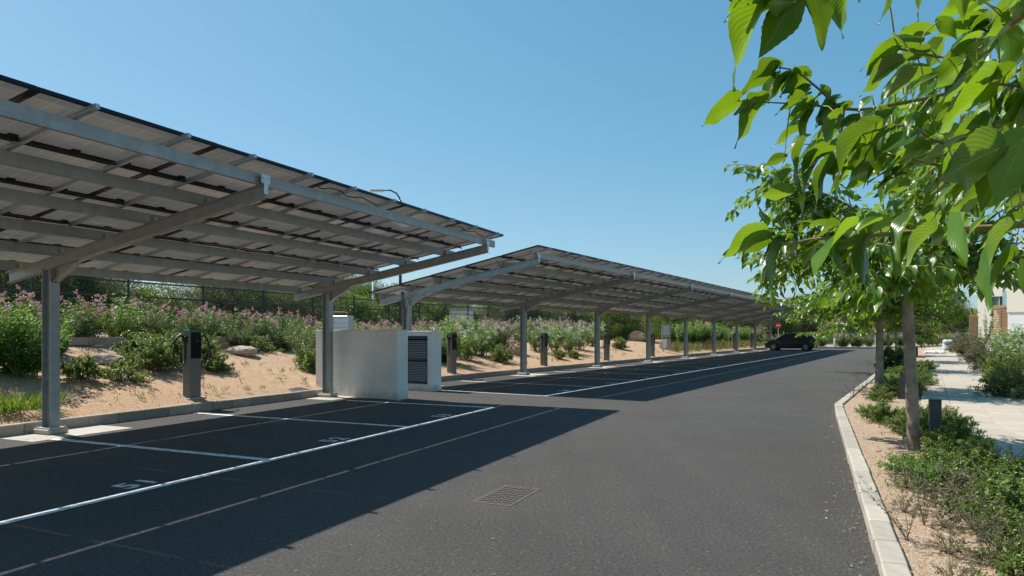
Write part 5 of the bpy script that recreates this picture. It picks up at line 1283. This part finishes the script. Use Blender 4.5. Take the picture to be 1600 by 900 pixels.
# ---- background trees beyond the fence
def wild_tree(seed, h, rad_, nclump, nleaf_, leafL, leafW, mat, bark='bark2', base=.25, flat=.8, trunks=1, bare=0):
    r = np.random.RandomState(seed); root = empty('tree'); cl = []
    for i in range(nclump):
        a = r.uniform(0, 6.28); rr = rad_*math.sqrt(r.uniform(0, 1)); z = h*(base + (1 - base)*r.uniform(0, 1)); k = (z/h - base)/(1 - base)
        env = math.sqrt(max(.05, 1 - (2*k - .9)**2*.8)); cl.append((np.array([math.cos(a)*rr*env, math.sin(a)*rr*env, z*.93]), rad_*r.uniform(.22, .42)))
    B = []; D = []
    per = nleaf_//nclump
    for c, cr in cl:
        d = r.normal(size=(per, 3)); d /= np.linalg.norm(d, axis=1, keepdims=True); ra = cr*r.uniform(.35, 1.08, (per, 1))
        p = c + d*ra*np.array([1, 1, flat]); B.append(p); D.append(d + r.normal(size=(per, 3))*.6 + np.array([0, 0, .15]))
    B = np.concatenate(B); D = np.concatenate(D); n = len(B); N = r.normal(size=(n, 3)) + np.array([0, 0, .8])
    cid = np.repeat(r.uniform(0, 1, nclump), per); tone = np.clip(cid*.55 + r.uniform(0, .45, n), 0, 1)
    b = MB()
    for t in range(trunks):
        o = Vector((r.normal()*.25*(trunks > 1), r.normal()*.25*(trunks > 1), 0)); top_ = Vector((o.x*1.6 + r.normal()*.1, o.y*1.6, h*.55)); b.tube([o - Vector((0, 0, .2)), o.lerp(top_, .5) + Vector((r.normal()*.08, r.normal()*.08, 0)), top_], [h*.028, h*.022, h*.012], 8)
    b.build('trunk', bark, root, smooth=True)
    b = MB()
    for i, (c, cr) in enumerate(cl):
        if i % 2 == 0:
            s_ = Vector((0, 0, h*r.uniform(.2, .5))); c_ = Vector(c); b.tube([s_, s_.lerp(c_, .55) + Vector((r.normal()*.12, r.normal()*.12, r.normal()*.1)), c_], [h*.011, h*.007, h*.002], 5, cap=False)
            for q in range(bare):
                e = c_ + Vector(r.normal(size=3))*cr*1.1; b.tube([s_.lerp(c_, .6), (s_.lerp(c_, .8) + e)/2, e], [h*.004, h*.003, h*.001], 4, cap=False)
    b.build('limbs', bark, root, kind='stuff')
    link('foliage', leaf_mesh('foliage', B, D, N, leafL*r.uniform(.6, 1.2, n), leafW, tone, mat), root, kind='stuff')
    return root
PF.update({
 'wt_pine': lambda: wild_tree(1, 4.2, 2.1, 46, 24000, .13, .035, 'pine'),
 'wt_dark': lambda: wild_tree(2, 4.0, 2.2, 60, 26000, .11, .04, 'olive', trunks=2, bare=3),
 'wt_olive': lambda: wild_tree(3, 3.6, 2.0, 34, 13000, .10, .03, 'olive', trunks=3, bare=6),
 'wt_green': lambda: wild_tree(4, 3.4, 2.0, 44, 22000, .12, .05, 'pine', base=.1),
 'wt_bright': lambda: wild_tree(5, 2.6, 1.7, 36, 18000, .11, .05, 'lentisk', base=.08),
})
KL_ = {'wt_pine': 'dense green pine-like tree', 'wt_dark': 'fine twigged dark olive tree', 'wt_olive': 'open grey branched olive tree', 'wt_green': 'rounded green tree', 'wt_bright': 'low bright green bush-like tree'}
TR = [(-30, 21, 'wt_dark', 1.0), (18, 22.5, 'wt_dark', 1.02), (58, 23.5, 'wt_pine', .98), (92, 24, 'wt_dark', 1.0), (128, 25, 'wt_dark', .8), (228, 26, 'wt_bright', .92), (262, 28, 'wt_green', .55), (338, 27, 'wt_olive', .92), (360, 28, 'wt_dark', .86), (408, 29, 'wt_olive', .92), (452, 31, 'wt_dark', .92), (492, 34, 'wt_olive', .9),
      (538, 40, 'wt_dark', 1.12), (572, 38, 'wt_green', .95), (548, 34, 'wt_bright', 1.0), (610, 41, 'wt_green', .98), (646, 44, 'wt_bright', 1.2), (680, 47, 'wt_dark', 1.0), (716, 52, 'wt_green', 1.05), (748, 50, 'wt_olive', 1.0), (782, 54, 'wt_dark', 1.1), (816, 56, 'wt_dark', 1.1), (846, 58, 'wt_olive', 1.15), (878, 62, 'wt_dark', 1.1), (905, 62, 'wt_green', 1.05),
      (935, 64, 'wt_dark', 1.1), (958, 70, 'wt_dark', 1.2), (1000, 76, 'wt_green', 1.3), (1034, 74, 'wt_bright', 1.6), (1060, 80, 'wt_dark', 1.3), (1090, 84, 'wt_green', 1.4), (1120, 86, 'wt_dark', 1.4), (1148, 84, 'wt_bright', 1.9), (1176, 90, 'wt_dark', 1.4), (1206, 92, 'wt_green', 1.5), (1236, 94, 'wt_dark', 1.5), (1262, 96, 'wt_pine', 1.6), (1292, 104, 'wt_dark', 1.7), (1330, 108, 'wt_pine', 1.8), (1368, 112, 'wt_green', 1.8)]
for px, Y, key, sc in TR:
    x = (px-800)/FP*Y; z = zbed(x, Y) if Y < 60 else .1
    place(key, x, Y, z - .15, sc, KL_[key] + ' beyond the fence, ' + seg(px), 'tree', 'trees beyond the fence, seen ' + seg(px))
for px, Y, key, sc, lab in [(1408, 125, 'wt_pine', 2.1, 'tall green pine behind the parked vehicles, left'), (1452, 128, 'wt_green', 2.4, 'rounded green tree behind the dark pickup'), (1470, 135, 'wt_pine', 2.4, 'pine tree left of the palm'), (1486, 112, 'wt_green', 1.3, 'green bush below the brown roofed house'), (1505, 118, 'wt_olive', 1.5, 'olive tree in front of the brown roofed house'), (1476, 118, 'wt_dark', 1.6, 'dark tree beside the parked vehicles'), (1436, 145, 'wt_dark', 2.6, 'dark tree behind the first mulberry trunk')]:
    place(key, (px-800)/FP*Y, Y, 1.2, sc, lab, 'tree')
for px, Y, sc, lab in [(1462, 100, 1.6, 'green shrub on the bank before the parked pickup'), (1492, 92, 1.7, 'feathery green shrub below the wooden gate'), (1445, 104, 1.3, 'dark green shrub in the far hedge'), (1476, 96, 1.4, 'light green shrub beyond the end of the footpath'), (1512, 84, 1.6, 'green shrub left of the house corner'), (1432, 106, 1.2, 'small round shrub in the far hedge behind the tree trunk')]:
    place('lentisk2', (px-800)/FP*Y, Y, .1, sc*1.2, lab, 'shrub')
p = on_bed(985, 0, -7.0, C2)
o = place('wt_olive', p.x, p.y, p.z - .2, (1.05, 1.05, .98), 'spreading multi stemmed tree on the bank behind the reddish boulder', 'tree'); o.location = (p.x, p.y, p.z - .2)
p = on_bed(966, 0, -7.5, C2); place('wt_green', p.x, p.y, p.z - .2, .85, 'dense green tree on the bank left of the multi stemmed one', 'tree')
p = on_bed(1040, 0, -6.5, C2); place('wt_bright', p.x, p.y, p.z - .2, 1.25, 'dense yellow green bush behind the metal meter cabinet', 'bush')
# palm
pal = empty('palm_tree', ((1497-800)/FP*130, 130, 1.2), label='small palm rising beside the brown roofed house', cat='palm')
b = MB(); b.tube([(0, 0, 0), (0, 0, 4.6)], [.3, .25], 8); b.build('trunk', 'bark2', pal)
B = []; D = []
for k in range(34):
    a = rng.uniform(0, 6.28); e = rng.uniform(-.3, 1.3); d = Vector((math.cos(a)*math.cos(e), math.sin(a)*math.cos(e), math.sin(e))); p = Vector((0, 0, 4.6))
    for m in range(14):
        p = p + d*.16; d = (d + Vector((0, 0, -.08))).normalized(); sd = d.cross(Vector((0, 0, 1))).normalized()
        for sg in (-1, 1): B.append(tuple(p)); D.append(tuple(sd*sg + d*.6 + Vector((0, 0, -.3))))
link('fronds', leaf_mesh('fronds', B, D, np.array([(0, 0, 1.0)]*len(B)), .5, .07, nr.uniform(0, 1, len(B)), 'olive'), pal, kind='stuff')

# ------------------------------------------------------------------ parked vehicles
def make_car(label, paint, name='parked_car'):
    """front at -x, 4.1 m long"""
    r = empty(name, label=label, cat='car')
    st = [(0, .52, .34, .60), (.05, .66, .26, .66), (.18, .76, .20, .73), (.5, .81, .18, .84), (.95, .83, .18, .93), (1.4, .84, .17, .965), (2.2, .845, .17, .97), (3.0, .845, .18, .985), (3.6, .83, .20, 1.0), (3.92, .78, .26, .97), (4.05, .70, .34, .80), (4.08, .60, .40, .62)]
    b = MB(); rings = []
    for x, w, zl, zb in st:
        half = [(w*.9, zl), (w, zl+.08), (w+.006, (zl+zb)/2), (w*.985, zb-.07), (w*.93, zb-.01), (w*.5, zb+.015)]
        rings.append([(x, y, z) for y, z in half] + [(x, -y, z) for y, z in reversed(half)])
    n = len(rings[0]); vs = [v for q in rings for v in q]; fs = [(i*n + j, i*n + (j+1) % n, (i+1)*n + (j+1) % n, (i+1)*n + j) for i in range(len(rings)-1) for j in range(n)]
    fs += [tuple(range(n-1, -1, -1)), tuple((len(rings)-1)*n + j for j in range(n))]; b.add(vs, fs)
    gh = [(.98, .92, .78, .78), (1.25, 1.12, .70, .79), (1.72, 1.385, .62, .80), (2.2, 1.455, .60, .805), (2.8, 1.45, .60, .805), (3.35, 1.38, .59, .79), (3.62, 1.26, .60, .78), (3.93, .99, .70, .76)]
    vs = []; 
    for x, zr_, wr, wb_ in gh: vs += [(x, wb_, .93 if x < 3.9 else .95), (x, wr, zr_), (x, wr*.5, zr_+.02), (x, -wr*.5, zr_+.02), (x, -wr, zr_), (x, -wb_, .93 if x < 3.9 else .95)]
    fs = [(i*6 + j, i*6 + j + 1, (i+1)*6 + j + 1, (i+1)*6 + j) for i in range(len(gh)-1) for j in range(5)] + [(5, 4, 3, 2, 1, 0), tuple(6*(len(gh)-1) + j for j in range(6))]
    b.add(vs, fs); b.build('body', paint, r, smooth=False)
    def prof(x):
        for (a, za, wa, ba), (c, zc, wc, bc) in zip(gh[:-1], gh[1:]):
            if x <= c: f = (x - a)/(c - a); return za + (zc-za)*f, wa + (wc-wa)*f, ba + (bc-ba)*f
        return gh[-1][1:]
    def side(x, z, sg, o=.008):
        zt, wt, wb_ = prof(x); f = max(0, min(1, (z - .93)/(zt - .93))); return (x, sg*(wb_ + (wt - wb_)*f + o), z)
    for sg in (-1, 1):
        for nm, poly in (('side_window', [(1.32, .99), (2.22, .99), (2.22, 1.385), (1.80, 1.355), (1.56, 1.22)]), ('side_window', [(2.29, .99), (3.02, 1.0), (3.16, 1.34), (2.29, 1.385)]), ('side_window', [(3.10, 1.01), (3.42, 1.05), (3.30, 1.30), (3.22, 1.33)])):
            q = MB(); vs = [side(x, z, sg) for x, z in poly]; vs2 = [(v[0], v[1] - sg*.012, v[2]) for v in vs]; k = len(vs); q.add(vs + vs2, [tuple(range(k)), tuple(range(2*k-1, k-1, -1))] + [(i, (i+1) % k, k + (i+1) % k, k + i) for i in range(k)]); q.build(nm, 'carglass', r)
        q = MB(); q.bbox(1.28, 1.42, sg*.84 if sg > 0 else -1.0, 1.0 if sg > 0 else -.84, .97, 1.08, .02); q.build('wing_mirror', paint, r)
        for x in (2.12, 3.0):
            q = MB(); q.bbox(x - .09, x + .03, min(sg*.845, sg*.865), max(sg*.845, sg*.865), .82, .85, .004); q.build('door_handle', paint, r)
        q = MB()
        for x in (1.38, 2.25, 3.05): q.box(x, x + .008, min(sg*.84, sg*.8525), max(sg*.84, sg*.8525), .3, .9)
        q.build('door_gap', 'rubber', r)
        q = MB(); y0, y1 = (.50, .79) if sg > 0 else (-.79, -.50); q.bbox(.0, .30, y0, y1, .60, .74, .03); q.build('headlight', 'lamp', r)
        q = MB(); y0, y1 = (.58, .795) if sg > 0 else (-.795, -.58); q.bbox(3.80, 4.05, y0, y1, .74, .96, .03); q.build('tail_light', 'red', r)
        for x in (.78, 3.27):
            q = MB(); q.tube([(x, sg*.70, .31), (x, sg*.853, .31)], .355, 24); q.build('wheel_arch', 'rubber', r)
            w = MB(); w.tube([(x, sg*.66, .30), (x, sg*.68, .30), (x, sg*.85, .30), (x, sg*.862, .30)], [.27, .30, .30, .275], 24); wo = w.build('wheel', 'rubber', r)
            w = MB(); w.tube([(x, sg*.858, .30), (x, sg*.868, .30)], .06, 12)
            for k in range(10):
                a = k*math.pi/5; w.prism([(-.02, 0), (.02, 0), (.012, .19), (-.012, .19)], (x, sg*.8625, .30), (x, sg*.872, .30), (math.cos(a), 0, -math.sin(a)), (math.sin(a), 0, math.cos(a)))
            for k in range(24):
                a = k*math.pi/12; w.prism([(-.027, .185), (.027, .185), (.027, .20), (-.027, .20)], (x, sg*.8625, .30), (x, sg*.874, .30), (math.cos(a), 0, -math.sin(a)), (math.sin(a), 0, math.cos(a)))
            w.build('rim', 'alloy', wo)
    q = MB(); q.add([(1.05, .66, .985), (1.05, -.66, .985), (1.62, -.57, 1.345), (1.62, .57, 1.345)], [(0, 1, 2, 3)]); q.v = [(x - .012, y, z + .015) for x, y, z in q.v]; q.build('windscreen', 'carglass', r)
    q = MB(); q.add([(3.66, .52, 1.255), (3.66, -.52, 1.255), (3.90, -.58, 1.03), (3.90, .58, 1.03)], [(0, 3, 2, 1)]); q.v = [(x + .016, y, z + .012) for x, y, z in q.v]; q.build('rear_window', 'carglass', r)
    q = MB(); q.box(-.015, .03, -.42, .42, .36, .46); q.box(-.018, .02, -.25, .25, .5, .57); q.build('grille', 'rubber', r)
    q = MB(); q.bbox(4.03, 4.09, -.26, .26, .50, .61, .004); q.build('number_plate', 'signwhite', r)
    return r
c = make_car('black five door hatchback parked at the far end of the long carport', 'carblack')
p = C2.P(.25, 47.7); c.location = (p.x, p.y, 0.0); c.rotation_euler = (0, 0, -C2.a); c.scale = (1.02, 1.02, 1.02)
for px, Y, paint, rz, lab in [(1391, 126, 'carsilver', .4, 'pale car parked far off, left of the white van'), (1447, 128, 'carblue', -.3, 'dark blue car parked far off, right of the first trunk'), (1480, 126, 'carsilver', 2.6, 'silver car parked far off behind the green shrubs')]:
    o = copy_tree(c); o.location = ((px-800)/FP*Y, Y, 1.6); o.rotation_euler = (0, 0, rz); o.scale = (1, 1, 1); tag(o, lab, 'car')
    for ch in o.children:
        if ch.name.startswith(('body', 'wing', 'door_handle')): ch.data = ch.data.copy(); ch.data.materials[0] = M[paint]
def van(px, Y, label, paint, rz, pick=False):
    r = empty('parked_pickup' if pick else 'parked_van', ((px-800)/FP*Y, Y, 1.6), rz, label=label, cat='pickup' if pick else 'van')
    b = MB()
    if pick: pr = [(0, .4), (4.9, .4), (5.0, 1.0), (3.3, 1.05), (3.1, 1.75), (1.9, 1.78), (1.3, 1.15), (.1, 1.0)]
    else: pr = [(0, .35), (4.8, .35), (4.85, 2.0), (1.5, 2.1), (.95, 1.35), (.1, 1.1)]
    b.prism(pr[::-1], (0, .9, 0), (0, -.9, 0), (1, 0, 0), (0, 0, 1)); b.build('body', paint, r)
    for sg in (-1, 1):
        q = MB(); q.add([(1.25, sg*.91, 1.35), (2.2, sg*.91, 1.35), (2.2, sg*.91, 1.7), (1.6, sg*.91, 1.7)], [(0, 1, 2, 3) if sg < 0 else (3, 2, 1, 0)]); q.build('side_window', 'carglass', r)
        for x in (.95, 3.9): q = MB(); q.tube([(x, sg*.7, .35), (x, sg*.93, .35)], .35, 16); w = q.build('wheel', 'rubber', r); q = MB(); q.tube([(x, sg*.92, .35), (x, sg*.94, .35)], .2, 12); q.build('rim', 'alloy', w)
        q = MB(); q.bbox(-.02, .06, min(sg*.55, sg*.85), max(sg*.55, sg*.85), .75, .95, .01); q.build('headlight', 'lamp', r)
    return r
van(1405, 128, 'white van parked far off between the two nearest trunks', 'carwhite', .15)
van(1458, 125, 'dark pickup truck parked far off right of the first trunk', 'carblue', .1, True)

# ------------------------------------------------------------------ signs and lamps
def no_entry(px, Y, z, label, r_=.30, two=False):
    p = at(px, 520, Y); r = empty('road_sign', (p.x, p.y, 0), 0, label=label, cat='road sign')
    b = MB(); b.tube([(0, 0, 0), (0, 0, z + .3)], .03, 8); b.build('post', 'steel2', r)
    b = MB(); b.tube([(0, -.035, z), (0, -.05, z)], r_, 28); di = b.build('disc', 'signred', r)
    b = MB(); b.box(-r_*.7, r_*.7, -.056, -.051, z - r_*.15, z + r_*.15); b.build('bar', 'signwhite', di)
    b = MB(); b.tube([(0, -.051, z), (0, -.0505, z)], r_*.97, 28); return r
no_entry(1216, 78, 2.35, 'red and white no entry sign above the parked black car', .34)
p = at(1105, 520, 70); r = empty('road_sign', (p.x, p.y, .5), 0, label='round white sign with a red edge beside a smaller disc behind the far oleanders', cat='road sign')
b = MB(); b.tube([(0, 0, -.5), (0, 0, 2.2)], .03, 8); b.build('post', 'steel2', r)
b = MB(); b.tube([(0, -.04, 1.9), (0, -.05, 1.9)], .34, 24); d = b.build('disc', 'signred', r); b = MB(); b.tube([(0, -.051, 1.9), (0, -.056, 1.9)], .22, 24); b.build('centre', 'signwhite', d)
b = MB(); b.tube([(.24, -.06, 1.45), (.24, -.07, 1.45)], .2, 20); b.build('disc', 'signwhite', r)
def pole(px, Y, z0, z1, rr, m, label, cat='lamp post', arm=False, name='lamp_post'):
    p = at(px, 520, Y); r = empty(name, (p.x, p.y, z0), 0, label=label, cat=cat)
    b = MB(); b.tube([(0, 0, 0), (0, 0, z1 - z0)], [rr, rr*.75], 12); b.build('pole', m, r, smooth=True)
    b = MB(); b.tube([(0, 0, 0), (0, 0, .9)], rr*1.45, 12); b.build('base_sleeve', m, r, smooth=True)
    if arm:
        h = z1 - z0; pts = [Vector((0, 0, h - .1)), Vector((-.04, 0, h + .12)), Vector((-.2, 0, h + .35)), Vector((-.5, 0, h + .50)), Vector((-.85, 0, h + .50))]
        b = MB(); b.tube(pts, rr*.45, 8); b.build('arm', m, r, smooth=True)
        b = MB(); b.bbox(-1.5, -.82, -.13, .13, h + .44, h + .55, .03); hd = b.build('lamp_head', 'steel2', r); b = MB(); b.bbox(-1.4, -.95, -.1, .1, h + .425, h + .439, .004); b.build('lens', 'lamp', hd)
    return r
pole(583, 36, .7, 4.35, .075, 'carwhite', 'white post beyond the fence, seen between the two carports')
pole(625.5, 34, .8, 8.1, .085, 'anth', 'tall dark street lamp whose arm shows above the nearest carport', 'street lamp', True, 'street_lamp')
pole(1305, 69, 0, 5.5, .10, 'carwhite', 'thin white lamp post at the kerb right of the parked black car')
pole(1368, 84, 0, 5.5, .08, 'carwhite', 'white lamp post just left of the second tree trunk, far off')

# ------------------------------------------------------------------ buildings
p = at(703, 497, 44); hz_ = 2.98
h = empty('white_hut', (p.x, p.y, .6), rad(6), label='small white walled hut beyond the fence and oleanders', cat='hut')
b = MB(); b.bbox(0, 1.5, 0, 2.5, 0, 2.35, .03); b.build('wall', 'whiter', h); b = MB(); b.bbox(-.05, 1.55, -.05, 2.55, 2.36, 2.44, .01); b.build('roof', 'pad', h)
# embankment with the far car park
em = MB()
A_ = [at(1150, 520, 92), at(1300, 520, 100), at(1420, 520, 112), at(1560, 520, 118)]
for a, c_ in zip(A_[:-1], A_[1:]): em.add([(a.x, a.y, -.1), (c_.x, c_.y, -.1), (c_.x, c_.y, 1.55), (a.x, a.y, 1.55), (a.x + 30, a.y + 90, 1.6), (c_.x + 30, c_.y + 90, 1.6)], [(0, 1, 2, 3), (3, 2, 5, 4)])
em.build('embankment', 'farground', kind='structure')
wb_ = empty('windbreak_fence', at(1338, 520, 101) - Vector((0, 0, EYE)), rad(180 - 4), label='tall blue green windbreak screen of the sports court behind the far hedge', cat='fence')
for k in range(4): b = MB(); b.box(.05 + k*2.5, 2.45 + k*2.5, -.02, .02, 1.3, 4.3); b.build('windbreak_panel', 'tennis', wb_)
for k in range(5): b = MB(); b.tube([(k*2.5, 0, 0), (k*2.5, 0, 4.5)], .05, 8); b.build('post', 'fence', wb_)

# house on the right: facade runs towards the camera from its far left corner
df = Vector((.5, -.866, 0)).normalized(); hn = Vector((df.y, -df.x, 0))     # outward normal
HA = Vector(((1527.5-800)/FP*70, 70, 0)); hs = empty('house', HA, math.atan2(df.y, df.x), label='cream and white modern house with a slatted wooden screen at the right edge', cat='house')
# local: x along facade, y = into the house, z up
def q_of(px):
    r_ = (px-800)/FP; return (r_*HA.y - HA.x)/(df.x - r_*df.y)
def z_of(px, py): return EYE + (HZ - py)/FP*(HA.y + df.y*q_of(px))
xe = q_of(1577.5); xr = q_of(1640); 
b = MB(); z1 = z_of(1527, 457); z2 = z_of(1578, 409)
pr = [(0, -.1), (xe, -.1), (xe, z2), (0, z1)]
# facade with window opening: built from pieces round the hole
wx0, wx1 = q_of(1549.5), q_of(1573.5); wz0, wz1 = z_of(1560, 480.5), z_of(1560, 463); tx0, tz0, tz1 = q_of(1551), z_of(1562, 432.5), z_of(1562, 421)
def zt(x): return z1 + (z2 - z1)*x/xe
b.add([(0, 0, -.1), (wx0, 0, -.1), (wx0, 0, zt(wx0)), (0, 0, z1)], [(0, 1, 2, 3)])
b.add([(wx0, 0, -.1), (wx1, 0, -.1), (wx1, 0, wz0), (wx0, 0, wz0)], [(0, 1, 2, 3)])
b.add([(wx0, 0, wz1), (wx1, 0, wz1), (wx1, 0, tz0), (wx0, 0, tz0)], [(0, 1, 2, 3)])
b.add([(wx1, 0, -.1), (xe, 0, -.1), (xe, 0, tz0), (wx1, 0, tz0)], [(0, 1, 2, 3)])
b.add([(wx0, 0, tz1), (xe, 0, tz1), (xe, 0, z2), (wx0, 0, zt(wx0))], [(0, 1, 2, 3)])
for x0, x1, za, zb_ in ((wx0, wx1, wz0, wz1), (wx0, xe, tz0, tz1)):
    dpt = .3 if x1 == wx1 else 2.0
    b.add([(x0, 0, za), (x1, 0, za), (x1, 0, zb_), (x0, 0, zb_), (x0, dpt, za), (x1, dpt, za), (x1, dpt, zb_), (x0, dpt, zb_)], [(0, 1, 5, 4), (1, 2, 6, 5), (2, 3, 7, 6), (3, 0, 4, 7)] + ([(4, 5, 6, 7)] if dpt > 1 else []))
b.add([(0, 0, -.1), (0, 0, z1), (0, 9, z1), (0, 9, -.1)], [(0, 1, 2, 3)]); b.add([(0, 0, z1), (xe, 0, z2), (xe, 9, z2), (0, 9, z1)], [(0, 1, 2, 3)])
b.build('wall', 'cream', hs)
b = MB(); b.bbox(-.35, .02, -.12, 9, z1 - .28, z1 - .02, .02); b.build('eave', 'cream', hs)
b = MB(); b.bbox(xe + .002, xr + 3, -.55, 9, z_of(1590, 488), z2 + 1.2, .02); b.build('upper_block', 'cream', hs)
b = MB(); b.bbox(xe + .05, xr + 3, -.45, 9, -.1, z_of(1590, 488) - .003, .02); b.build('lower_block', 'whiter', hs)
b = MB(); b.box(wx0 + .002, wx1 - .002, .16, .17, wz0, wz1); wo = b.build('window', 'glass', hs)
for x in (wx0, (wx0+wx1)/2 - .09, (wx0+wx1)/2 + .04, wx1 - .06): b = MB(); b.bbox(x + .003, x + .06, .10, .158, wz0 + .002, wz1 - .002, .004); b.build('frame', 'cream' if x == (wx0+wx1)/2 - .09 else 'anth', wo)
b = MB(); b.bbox(wx0 - .08, wx1 + .08, -.06, .1, wz0 - .08, wz0 - .002, .01); b.build('sill', 'whiter', wo)
b = MB(); b.bbox(q_of(1567.5), xe - .02, -.14, -.10, wz0 - .02, z_of(1570, 454.5), .008); b.build('balustrade', 'tealglass', hs)
b = MB(); b.bbox(tx0 - .05, xe - .1, .08, .12, tz0, tz0 + (tz1 - tz0)*.75, .008); b.build('terrace_glass', 'tealglass', hs)
b = MB(); b.bbox(xe - .12, xe - .01, -.12, -.01, z_of(1577, 481), z_of(1577, 420), .01); b.build('drainpipe', 'anth', hs)
sx0, sx1 = q_of(1552), q_of(1577); sz0, sz1 = .3, z_of(1565, 481.5)
scn = empty('slatted_screen'); scn.parent = hs
nsl = 22; sm_ = MB(); sm_.bbox(sx0 + .08, sx1 - .02, -.25, -.20, 0, (sz1 - sz0)/nsl*.5, .004); sme = sm_.mesh('slat', 'wood')
for k in range(nsl): link('slat', sme, scn, loc=(0, 0, sz0 + (sz1 - sz0)*k/nsl))
for x in (sx0, (sx0+sx1)/2, sx1 - .09): b = MB(); b.bbox(x, x + .09, -.30, -.255, sz0 - .3, sz1 + .02, .006); b.build('screen_post', 'wood', scn)
b = MB(); b.bbox(sx1 + .01, sx1 + .28, -.42, -.15, 0, sz1 + .02, .01); b.build('corner_post', 'wood', scn)
b = MB(); b.bbox(sx0, sx1, -.34, -.16, sz1 + .03, sz1 + .28, .01); b.build('beam', 'wood', scn)
g = empty('wooden_gate', ((1514.5-800)/FP*66, 66, 0), rad(-8), label='wooden boarded gate panel left of the cream house', cat='gate')
gw = 13/FP*66; zt_ = EYE + (520-495.5)/FP*66
for k in range(6): b = MB(); b.bbox(gw*k/6 + .004, gw*(k+1)/6 - .004, -.02, .02, .1, zt_, .004); b.build('board', 'wood', g)
b = MB(); b.bbox(-.05, gw + .05, -.05, .05, zt_ + .002, zt_ + .08, .01); b.build('rail', 'wood', g)
# brown roofed house beyond
hb_ = empty('brown_roofed_house', ((1478-800)/FP*122, 122, 1.4), rad(-10), label='low house with a brown tiled roof left of the cream house', cat='house')
b = MB(); b.bbox(0, 9, 0, 7, 0, 2.9, .02); b.build('wall', 'cream', hb_)
b = MB(); b.prism([(-.6, 2.85), (7.6, 2.85), (3.5, 4.4)], (-.5, 0, 0), (9.5, 0, 0), (0, 1, 0), (0, 0, 1)); rf = b.build('roof', 'tile', hb_)
b = MB(); b.bbox(3, 3.5, 3, 3.5, 4.0, 5.2, .02); b.build('chimney', 'cream', rf)
b = MB(); b.bbox(6.0, 8.2, -.06, -.002, .9, 2.3, .01); b.build('window', 'glass', hb_)
# white moulded block at the end of the path
wbk = empty('white_block', ((1474-800)/FP*54, 54, .1), rad(-25), label='rounded white block with a dark oval opening at the far end of the footpath', cat='white block')
b = MB(); b.bbox(0, 1.0, 0, .7, 0, .86, .12); b.build('shell', 'carwhite', wbk)
b = MB(); b.prism([(.17*math.cos(a*.39), .065*math.sin(a*.39)) for a in range(16)], (.32, -.004, .52), (.32, .03, .52), (1, 0, .3), (0, 0, 1)); b.build('opening', 'hole', wbk)  # black oval plug paints the dark of a hollow
for i in range(9):
    Y = 45.5 + rng.uniform(-.3, .3)
    o = rock('white_stone', ((1447 + i*3.4 - 800)/FP*Y, Y, .2), .17, 60 + i, 'whiter', sc=(1, .8, .8), n=2, label='white rounded stone in the low row left of the white block')
    o['group'] = 'white stones at the far end of the path'; o['category'] = 'stone'
